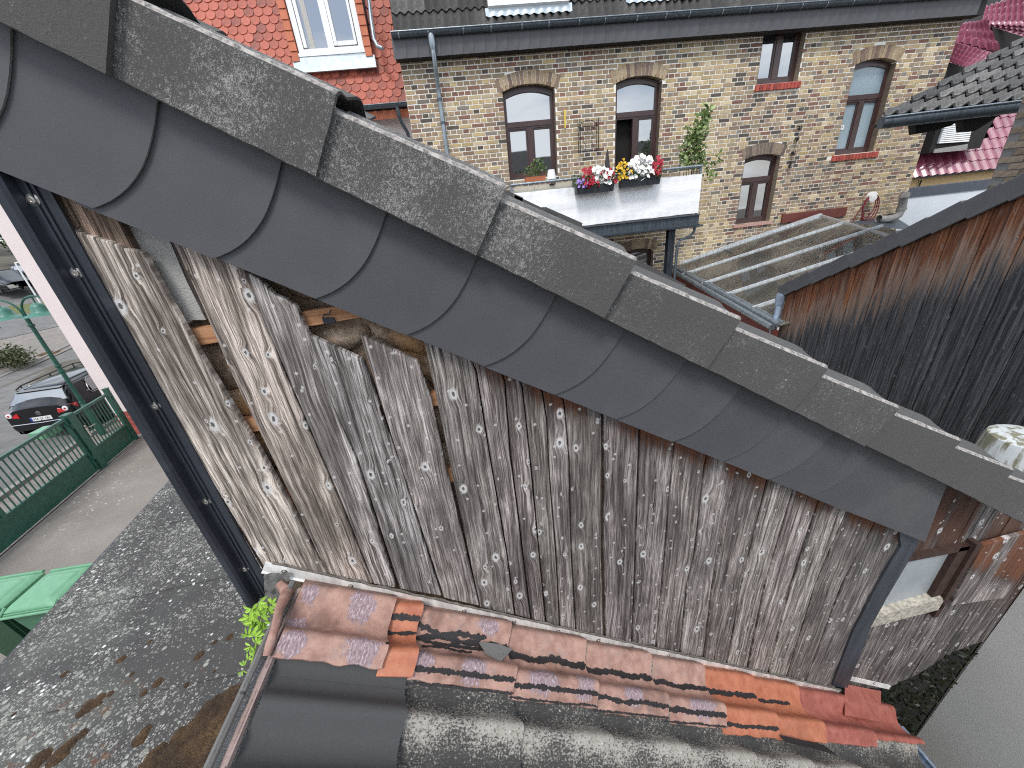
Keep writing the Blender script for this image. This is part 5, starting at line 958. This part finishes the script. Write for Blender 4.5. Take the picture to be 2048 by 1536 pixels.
t, d, s_, Lg, bar = gate('pedestrian_gate', gR + V(.02, -.07, 0), gM + V(0, .08, 0), 'narrow green steel gate beside the pink house corner', 11, True)
b = B(); b.abox(gR.x - .07, gR.x + .02, gR.y - .05, gR.y + .04, GZ, GZ + 1.52); b.abox(gR.x - .08, gR.x + .03, gR.y - .06, gR.y + .05, GZ + 1.52, GZ + 1.545); put('post', b, 'green', t)
for z in (.25, 1.2): b = B(); b.tube([gR + V(.03, -.02, z), gR + V(.03, -.02, z + .1)], .028, 8); put('hinge', b, 'green', t)
b = B(); h0 = gM + V(.05, .17, 1.03); b.tube([h0, h0 + V(.07, .0, 0), h0 + V(.07, .14, 0)], .012, 6); b.box(h0 + V(-.02, -.04, -.22), (.02, 0, 0), (0, .05, 0), (0, 0, .28)); put('handle', b, 'steel', t)
t, d, s_, Lg, bar = gate('drive_gate', gM + V(.012, -.09, 0), gL, 'wide green steel driveway gate with thin vertical bars and a solid lower panel', 44, False)
b = B(); b.abox(gM.x - .075, gM.x + .075, gM.y - .075, gM.y + .075, GZ, GZ + 1.46); b.abox(gM.x - .085, gM.x + .085, gM.y - .085, gM.y + .085, GZ + 1.46, GZ + 1.49); put('post', b, 'green', t)
x = 2.18; put('stile', bar(x - .05, x + .05, .52, 1.38, .05), 'green', t)
for z in (.3, 1.15): b = B(); b.tube([gM + V(.05, -.09, z), gM + V(.05, -.09, z + .12)], .03, 8); put('hinge', b, 'green', t)
b = B(); b.box(gM + V(-.35, -.55, 1.20), (.30, 0, 0), (0, .34, 0), (0, 0, .16)); bx = put('letter_box', b, 'binlid'); tag(bx, 'pale green letter box behind the top of the driveway gate', 'letter box')
# lamp
lp = V(-11.03, 10.55, GZ); t = thing('street_lamp', lp, 'dark green street lamp with two hooped arms and bell shades', 'street lamp')
zt = -1.30; b = B(); b.tube([lp, lp + V(0, 0, .9)], .085, 14); b.tube([lp + V(0, 0, .9), lp + V(0, 0, 1.0)], [.085, .05], 14); b.tube([lp + V(0, 0, 1.0), V(lp.x, lp.y, zt)], [.05, .042], 12)
for z in (1.02, 1.95, 2.1, 3.2): b.lathe(lp + V(0, 0, z), [(.06, 0), (.068, .03), (.06, .06)], 14)
put('pole', b, 'green', t)
for sx, dz in ((-1, 0), (1, 0)):
    cx = lp.x + sx * .40; b = B(); b.tube([V(lp.x, lp.y, zt - .5), V(lp.x + sx * .03, lp.y, zt - .1)] + [V(cx - sx * .38 * cos(pi * k / 16), lp.y, zt + .08 + .38 * sin(pi * k / 16)) for k in range(17)] + [V(cx + sx * .38, lp.y, zt - .12), V(cx + sx * .31, lp.y, zt - .2)], .024, 8)
    b.tube([V(cx, lp.y, zt + .46), V(cx, lp.y, zt + .30)], .016, 6); arm = put('arm', b, 'green', t)
    b = B(); b.lathe((cx, lp.y, zt), [(.36, 0), (.35, .012), (.20, .055), (.155, .10), (.14, .20), (.10, .26), (.03, .30)], 24); put('shade', b, 'lampgreen', t)
# cars
def make_car(name, label, loc, rz, paint, fine=True, group=None):
    t = thing(name, loc, label, 'car', group); RZ = Matrix.Rotation(rz, 4, 'Z'); TX = Matrix.Translation(loc) @ RZ
    def P(nm, b, m, par=t, lab=None):
        b.v = [tuple(TX @ Vector(q)) for q in b.v]; return put(nm, b, m, par, label=lab)
    W = .91; ST_ = [(.0, .40, .62, .95, 1.02, .80, .74, .60), (.06, .30, .60, .97, 1.05, .86, .80, .62), (.22, .22, .58, 1.02, 1.18, .89, .84, .63), (.42, .20, .55, 1.02, 1.40, .905, .86, .64), (.62, .20, .55, 1.02, 1.455, .91, .865, .645), (1.3, .20, .55, 1.0, 1.50, .91, .87, .65), (2.4, .20, .55, .99, 1.495, .91, .87, .65), (3.0, .20, .55, .98, 1.40, .91, .86, .62), (3.55, .22, .55, .96, 1.02, .905, .84, .60), (4.3, .25, .55, .84, .88, .86, .76, .6), (4.72, .32, .5, .66, .70, .72, .66, .5)]
    b = B(); rings = []
    for y, z0, zm, zb, zr, w0, w1, w2 in ST_:
        h = [(w0 - .06, z0), (w0, z0 + .12), (w0, zm), (w0 - .01, zb - .12), (w1, zb), (w2 + .05, zr - .06), (w2 - .06, zr - .005), (.3, zr + .02), (0, zr + .025)]
        rings.append([(-x, y, z) for x, z in h] + [(x, y, z) for x, z in reversed(h[:-1])])
    n = len(rings[0]); b.add([q for r in rings for q in r], [(i * n + k, i * n + k + 1, (i + 1) * n + k + 1, (i + 1) * n + k) for i in range(len(rings) - 1) for k in range(n - 1)] + [tuple(range(n))]); b.sm = True; body = P('body', b, paint)
    g_ = B()                                     # side glass, rear glass, windscreen
    for sx in (-1, 1):
        for ya, yb in ((.72, 1.35), (1.42, 2.25), (2.32, 3.15)):
            za, zb_ = 1.055, 1.40
            g_.prism([(sx * .872, ya + (.05 if ya < .8 else 0), za), (sx * .872, yb + (.3 if yb > 3 else 0), za), (sx * .715, yb - (.12 if yb > 3 else 0), zb_), (sx * .715, ya + (.16 if ya < .8 else 0), zb_)], (sx * .008, 0, .004))
    P('side_window', g_, 'carglass', body) if fine else P('side_window', g_, 'carglass')
    b = B(); b.prism([(-.70, .205, 1.10), (.70, .205, 1.10), (.56, .40, 1.395), (-.56, .40, 1.395)], (0, -.035, .02)); P('rear_window', b, 'carglass')
    for sx in (-1, 1):
        for y in (.92, 3.66):
            b = B(); b.lathe((sx * .80, y, .32), [(.25, 0), (.32, .01), (.325, .10), (.30, .125), (.215, .128)], 24, (sx, 0, 0)); wl = P('wheel', b, 'tyre')
            b = B(); b.lathe((sx * .925, y, .32), [(.06, .004), (.05, .012)], 12, (sx, 0, 0)); b.lathe((sx * .90, y, .32), [(.215, .0), (.215, .02), (.19, .024), (.185, .0)], 24, (sx, 0, 0))
            for k in range(10): a = 2 * pi * k / 10; b.box(V(sx * .918, y, .32) + V(0, cos(a + .5 * pi) * .018, sin(a + .5 * pi) * .018), (sx * .01, 0, 0), (0, cos(a) * .2, sin(a) * .2), (0, -cos(a + .5 * pi) * .036, -sin(a + .5 * pi) * .036))
            P('rim', b, 'chrome', wl)
        b = B(); b.prism([(sx * .47, -.008, .80), (sx * .80, .03, .82), (sx * .87, .16, .86), (sx * .86, .18, .98), (sx * .80, .05, .985), (sx * .49, .012, .93)], (0, -.018, 0)); tl_ = P('tail_light', b, 'redlight')
        b = B(); b.lathe((sx * .69, -.002, .90), [(.068, 0), (.068, .02), (.05, .026)], 18, (0, -1, 0)); P('lens', b, 'plate', tl_); b = B(); b.lathe((sx * .69, -.024, .90), [(.03, 0), (.028, .008)], 14, (0, -1, 0)); P('inner_lens', b, 'redlight', tl_)
        b = B(); b.tube([(sx * .60, .45, 1.47), (sx * .61, .62, 1.53), (sx * .61, 2.3, 1.56), (sx * .60, 2.6, 1.50)], .018, 6)
        for y in (.62, 1.5, 2.3): b.tube([(sx * .61, y, 1.54), (sx * .61, y, 1.46)], .016, 6)
        P('roof_rail', b, 'black'); b = B(); b.tube([(sx * .90, .74, 1.03), (sx * .885, 3.3, 1.015)], .010, 6); b.tube([(sx * .735, .95, 1.425), (sx * .735, 2.9, 1.42)], .009, 6); b.tube([(sx * .885, .74, 1.03), (sx * .86, .70, 1.10), (sx * .80, .80, 1.30), (sx * .735, .95, 1.425)], .009, 6); P('window_trim', b, 'chrome')
        if fine: b = B(); b.prism([(sx * .93, 2.9, 1.0), (sx * 1.08, 2.9, 1.02), (sx * 1.08, 2.9, 1.16), (sx * .95, 2.9, 1.16)], (0, .12, 0)); P('wing_mirror', b, paint)
    if fine:
        b = B(); b.abox(-.26, .26, -.022, -.010, .655, .765); pl = P('number_plate', b, 'plate'); b = B(); b.abox(-.26, -.215, -.0245, -.0225, .657, .763); P('plate_band', b, 'blueplate', pl)
        cu = bpy.data.curves.new('plate_text', 'FONT'); cu.body = 'MA JX 181'; cu.size = .095; cu.align_x = 'CENTER'; cu.extrude = .0008; cu.materials.append(MT['black']); tmp = bpy.data.objects.new('plate_text', cu); C.objects.link(tmp); dg = bpy.context.evaluated_depsgraph_get(); me = bpy.data.meshes.new_from_object(tmp.evaluated_get(dg)); bpy.data.objects.remove(tmp)
        me.transform(TX @ Matrix.Translation((.02, -.0235, .678)) @ Matrix.Rotation(pi / 2, 4, 'X')); link('plate_text', me, pl)
        b = B(); b.lathe((0, .002, .87), [(.058, 0), (.058, .014), (.046, .016)], 20, (0, -1, 0)); em = P('emblem', b, 'chrome')
        b = B(); b.tube([(-.03, -.018, .905), (0, -.018, .872), (.03, -.018, .905)], .005, 5); b.tube([(-.038, -.018, .885), (-.018, -.018, .832), (0, -.018, .862), (.018, -.018, .832), (.038, -.018, .885)], .005, 5); P('emblem_letters', b, 'black', em)
        b = B(); b.tube([(-.80, -.0, .60), (0, -.03, .595), (.80, .0, .60)], .012, 6); P('bumper_trim', b, 'chrome'); b = B(); b.tube([(-.05, .20, 1.10), (.30, .235, 1.17)], .010, 5); P('rear_wiper', b, 'black')
        b = B(); b.prism([(-.58, .37, 1.41), (.58, .37, 1.41), (.58, .30, 1.425), (-.58, .30, 1.425)], (0, .12, .02)); P('spoiler', b, paint)
    return t
make_car('parked_car', 'black estate car parked on the street beyond the green gate', V(-12.32, 10.62, GZ), .05, 'carpaint')
p1_, p2_ = gpt(4, 583), gpt(62, 566)
make_car('parked_car', 'small dark hatchback parked furthest left under the trees', V(p1_.x, p1_.y, p1_.z), -2.1, 'carpaint', False, 'distant parked cars')
make_car('parked_car', 'dark grey car parked nearest the pink wall under the trees', V(p2_.x, p2_.y, p2_.z), -2.1, 'planter', False, 'distant parked cars')
q = gpt(86, 614); t = thing('sign_post', q, 'thin pale post by the side road', 'post'); b = B(); top = at_y(14, 528, q.y + .0); b.tube([q, V(q.x, q.y, top.z)], .045, 8); b.tube([V(q.x, q.y, top.z), V(q.x + .9, q.y, top.z + .12)], .04, 6); put('pole', b, 'white', t)
# vegetation
def tree(name, c, r, h, n, mat, label, cat='tree', leaf=.22, group=None, trunk=True, lo=.2):
    t = thing(name, c, label, cat, group); c = Vector(c)
    if trunk:
        b = B(); b.tube([c + V(0, 0, -.3), c + V(.05, 0, h * .3), c + V(-.05, .1, h * .62)], [.16, .12, .07], 8)
        for k in range(6): a = k * 1.05; b.tube([c + V(0, 0, h * (.35 + .03 * k)), c + V(cos(a) * r * .6, sin(a) * r * .6, h * .72)], [.06, .02], 5)
        put('trunk', b, 'bark', t)
    b = B(); bc = []
    blobs = [(V(cos(a := rnd(0, 6.3)) * r * rnd(.2, .75), sin(a) * r * rnd(.2, .75), h * rnd(lo, .95)) if trunk else V(rnd(-1, 1) * r, rnd(-.5, .5) * r * .7, h * rnd(.3, .8)), r * rnd(.28, .45)) for _ in range(22)]
    for _ in range(n):
        o_, rr = random.choice(blobs); v = Vector((random.gauss(0, 1), random.gauss(0, 1), random.gauss(0, .8))); v = v.normalized() * rr * rnd(.6, 1.05); p = c + o_ + v
        if p.z < c.z + .02: p.z = c.z + .02
        d = (v.normalized() + Vector((rnd(-1, 1), rnd(-1, 1), rnd(-1, 1)))).normalized(); e = d.orthogonal().normalized(); e = Matrix.Rotation(rnd(0, 6), 3, d) @ e; l = leaf * rnd(.6, 1.3); f_ = d.cross(e)
        b.add([p, p + e * l * .5 + f_ * l * .28, p + e * l, p + e * l * .5 - f_ * l * .28], [(0, 1, 2, 3)]); k = rnd(0, 1); bc.append((k, k, k))
    put('crown' if trunk else 'foliage', b, mat, t, kind='stuff', colors=bc); return t
tc_ = at_y(12, 470, 44); tree('street_tree', (tc_.x, tc_.y, ground_z(tc_.x, tc_.y)), 3.6, 7.2, 5200, 'leaf', 'leafy street tree above the distant parked cars', leaf=.42)
tc_ = at_y(-60, 520, 50); tree('street_tree', (tc_.x, tc_.y, ground_z(tc_.x, tc_.y)), 4.5, 8.5, 4200, 'leaf', 'larger street tree behind the distant parked cars at the left edge', leaf=.45)
q = gpt(10, 742); tree('hedge', (q.x - .2, q.y + .2, q.z), 1.1, 1.0, 3600, 'leaf_dry', 'low clipped brownish hedge by the kerb', 'hedge', .11, trunk=False)
q = gpt(98, 706); b = B(); b.lathe(q + V(0, 0, -.05), [(.5, 0), (.42, .08), (.1, .12)], 10); tag(put('flower_bed', b, 'moss'), 'small bare brown planting bed beside the hedge', 'plant bed')
# bins
def bin_(name, x, y, body, lid, label, sticker):
    t = thing(name, (x, y, GZ), label, 'bin', 'wheeled bins beside the flat roof'); zt = GZ + 1.0; b = B(); w_ = .285
    lo = [(-.22, -.18), (.22, -.18), (.22, .20), (-.22, .20)]; hi = [(-w_, -.27), (w_, -.27), (w_, .27), (-w_, .27)]; b.add([V(x + a, y + c, GZ + .06) for a, c in lo] + [V(x + a, y + c, zt) for a, c in hi], [(0, 1, 5, 4), (1, 2, 6, 5), (2, 3, 7, 6), (3, 0, 4, 7), (3, 2, 1, 0)]); me = bevel_mesh(b.mesh('body', MT[body]), .03, 2); link('body', me, t)
    b = B(); b.abox(x - w_ - .015, x + w_ + .015, y - .29, y - .275, zt - .06, zt + .0); b.abox(x - w_ - .015, x - w_, y - .29, y + .28, zt - .06, zt); b.abox(x + w_, x + w_ + .015, y - .29, y + .28, zt - .06, zt); b.tube([V(x - w_ - .01, y - .32, zt - .01), V(x + w_ + .01, y - .32, zt - .01)], .016, 8); b.tube([V(x - w_ - .01, y - .32, zt - .01), V(x - w_, y - .22, zt + .05)], .014, 6); b.tube([V(x + w_ + .01, y - .32, zt - .01), V(x + w_, y - .22, zt + .05)], .014, 6); put('rim', b, lid, t)
    b = B(); b.grid(lambda u, v: (x + (w_ + .01) * (2 * u - 1), y - .27 + .56 * v, zt + .015 + .055 * (1 - abs(2 * u - 1) ** 6) * (1 - abs(2 * v - 1) ** 8) + .012 * (abs(u - .5) < .34 and .12 < v < .8)), 40, 36, (0, 0, -.02)); ld = put('lid', b, lid, t, smooth=True)
    b = B(); b.tube([V(x - .27, y + .31, zt + .02), V(x + .27, y + .31, zt + .02)], .02, 8); put('hinge_bar', b, lid, t)
    for sx in (-.2, .2): b = B(); b.lathe((x + sx, y + .22, GZ + .1), [(.1, 0), (.1, .05)], 16, (1, 0, 0)); put('wheel', b, 'tyre', t)
    if sticker: b = B(); b.box(V(x + .02, y - .262, zt - .24), (.15, 0, 0), (0, -.004, 0), (0, .017, .10)); put('sticker', b, 'white', t)
bin_('wheeled_bin', -5.70, 3.86, 'bin', 'binlid', 'pale lidded green wheeled bin with a white sticker, nearer the flat roof', True)
bin_('wheeled_bin', -6.36, 3.88, 'bindark', 'binlid', 'darker green wheeled bin at the far left beside the stickered one', False)
# grey wall, ivy, post, creeper
b = B(); b.abox(2.6, 3.4, -1.6, 1.0, GZ, -1.75); me = bevel_mesh(b.mesh('grey_wall', MT['greywall']), .012, 3); o_ = link('grey_wall', me); tag(o_, 'smooth pale grey rendered wall at the lower right corner', 'wall')
t = thing('ivy', (2.3, 1.0, -3.3), 'dark ivy in the shadowed gap under the right hand boards', 'ivy'); b = B(); bc = []
for _ in range(2200):
    x, z = rnd(2.06, 2.57), rnd(-3.75, -2.40)
    if z > bot(x) + .02: continue
    leaves(b, bc, V(x, rnd(.985, 1.012), z), V(.01, .01, .01), 1, .028, .1)
put('leaf_mass', b, 'leaf_dark', t, kind='stuff', colors=bc)
b = B(); b.prism([(2.04, 1.0, -3.85), (2.595, 1.0, -3.85), (2.595, 1.0, bot(2.595) + .03), (2.43, 1.0, bot(2.43) + .03), (2.14, 1.0, bot(2.14) + .03), (2.04, 1.0, bot(2.04) + .03)], (0, .008, 0)); put('shade_backing', b, 'soffit', t)  # dark sheet added behind the leaves, standing in for the shade of the gap
c = at_y(2054, 872, 1.9); b = B(); b.lathe((c.x, c.y, GZ), [(.30, 0), (.225, 2.4), (.20, c.z - GZ - .06), (.19, c.z - GZ - .015), (.165, c.z - GZ), (.05, c.z - GZ + .012)], 28); tag(put('gate_pillar', b, 'mossy'), 'tapered white post with a mossy top below the barn', 'post')
t = thing('creeper', (-.83, .9, -1.25), 'bright lime green creeper growing at the foot of the metal corner strip', 'creeper')
stem = [at_y(x, y, Y) for x, y, Y in ((538, 1205, .93), (522, 1240, .88), (512, 1290, .84), (500, 1340, .80))]; b = B(); b.tube(stem, .003, 5); b.tube([stem[0], at_y(520, 1212, .90), at_y(505, 1222, .87)], .0025, 5); put('stem', b, 'leaf_lime', t, colors=[(.2, .2, .2)] * 200)
lf = B(); lf.add([(0, 0, 0), (.35, .16, .04), (.75, .15, .0), (1.05, 0, -.10), (.75, -.15, 0), (.35, -.16, .04), (.5, 0, -.03)], [(0, 1, 6), (1, 2, 6), (2, 3, 6), (3, 4, 6), (4, 5, 6), (5, 0, 6)]); LM = [lf.mesh('leaf', MT['leaf_lime'], [(k, k, k)] * 6, smooth=True) for k in (.25, .55, .85)]
for px, py, sz in ((507, 1215, .046), (520, 1204, .036), (500, 1232, .046), (537, 1212, .038), (544, 1206, .03), (512, 1238, .05), (525, 1226, .04), (503, 1252, .044), (518, 1258, .044), (510, 1270, .04), (498, 1268, .03), (514, 1284, .03), (503, 1290, .028), (499, 1304, .026), (497, 1318, .024), (491, 1330, .026), (485, 1340, .024), (535, 1228, .036), (528, 1243, .034)):
    base = at_y(px, py, .885 if py < 1260 else .84); a0 = rnd(0, 6.3)
    for k in range(5 if sz > .027 else 3):
        ang = a0 + (k - 2) * .75; nrm = Vector((rnd(-.35, .35), -1, rnd(.2, .9))).normalized(); a = Vector((0, 0, 1)).cross(nrm).normalized(); e = nrm.cross(a); d = a * cos(ang) + e * sin(ang)
        R3 = Matrix((d, nrm.cross(d), nrm)).transposed() * (sz * (1.0 if k == 2 else .85)) * .85; o_ = link('leaf', LM[random.randrange(3)], t, base + nrm * rnd(0, .008), rot=R3)
# the house the picture is taken from stands across the yard: it shows in the window panes
t = thing('house_across_the_yard', (2, -11, GZ), 'dark roofed house mirrored in the panes of the brick house', 'house'); b = B(); b.abox(-14, 15, -16, -9, GZ, .3); put('wall', b, 'greywall', t); b = B(); b.prism([(-14.5, -8.7, .2), (-14.5, -16.3, .2), (-14.5, -12.5, 3.4)], (30, 0, 0)); put('roof', b, 'roof_tile', t)
b = B(); b.abox(-3, -2.3, -12.8, -12.1, 3, 4.6); put('chimney', b, 'brownbrick', t)
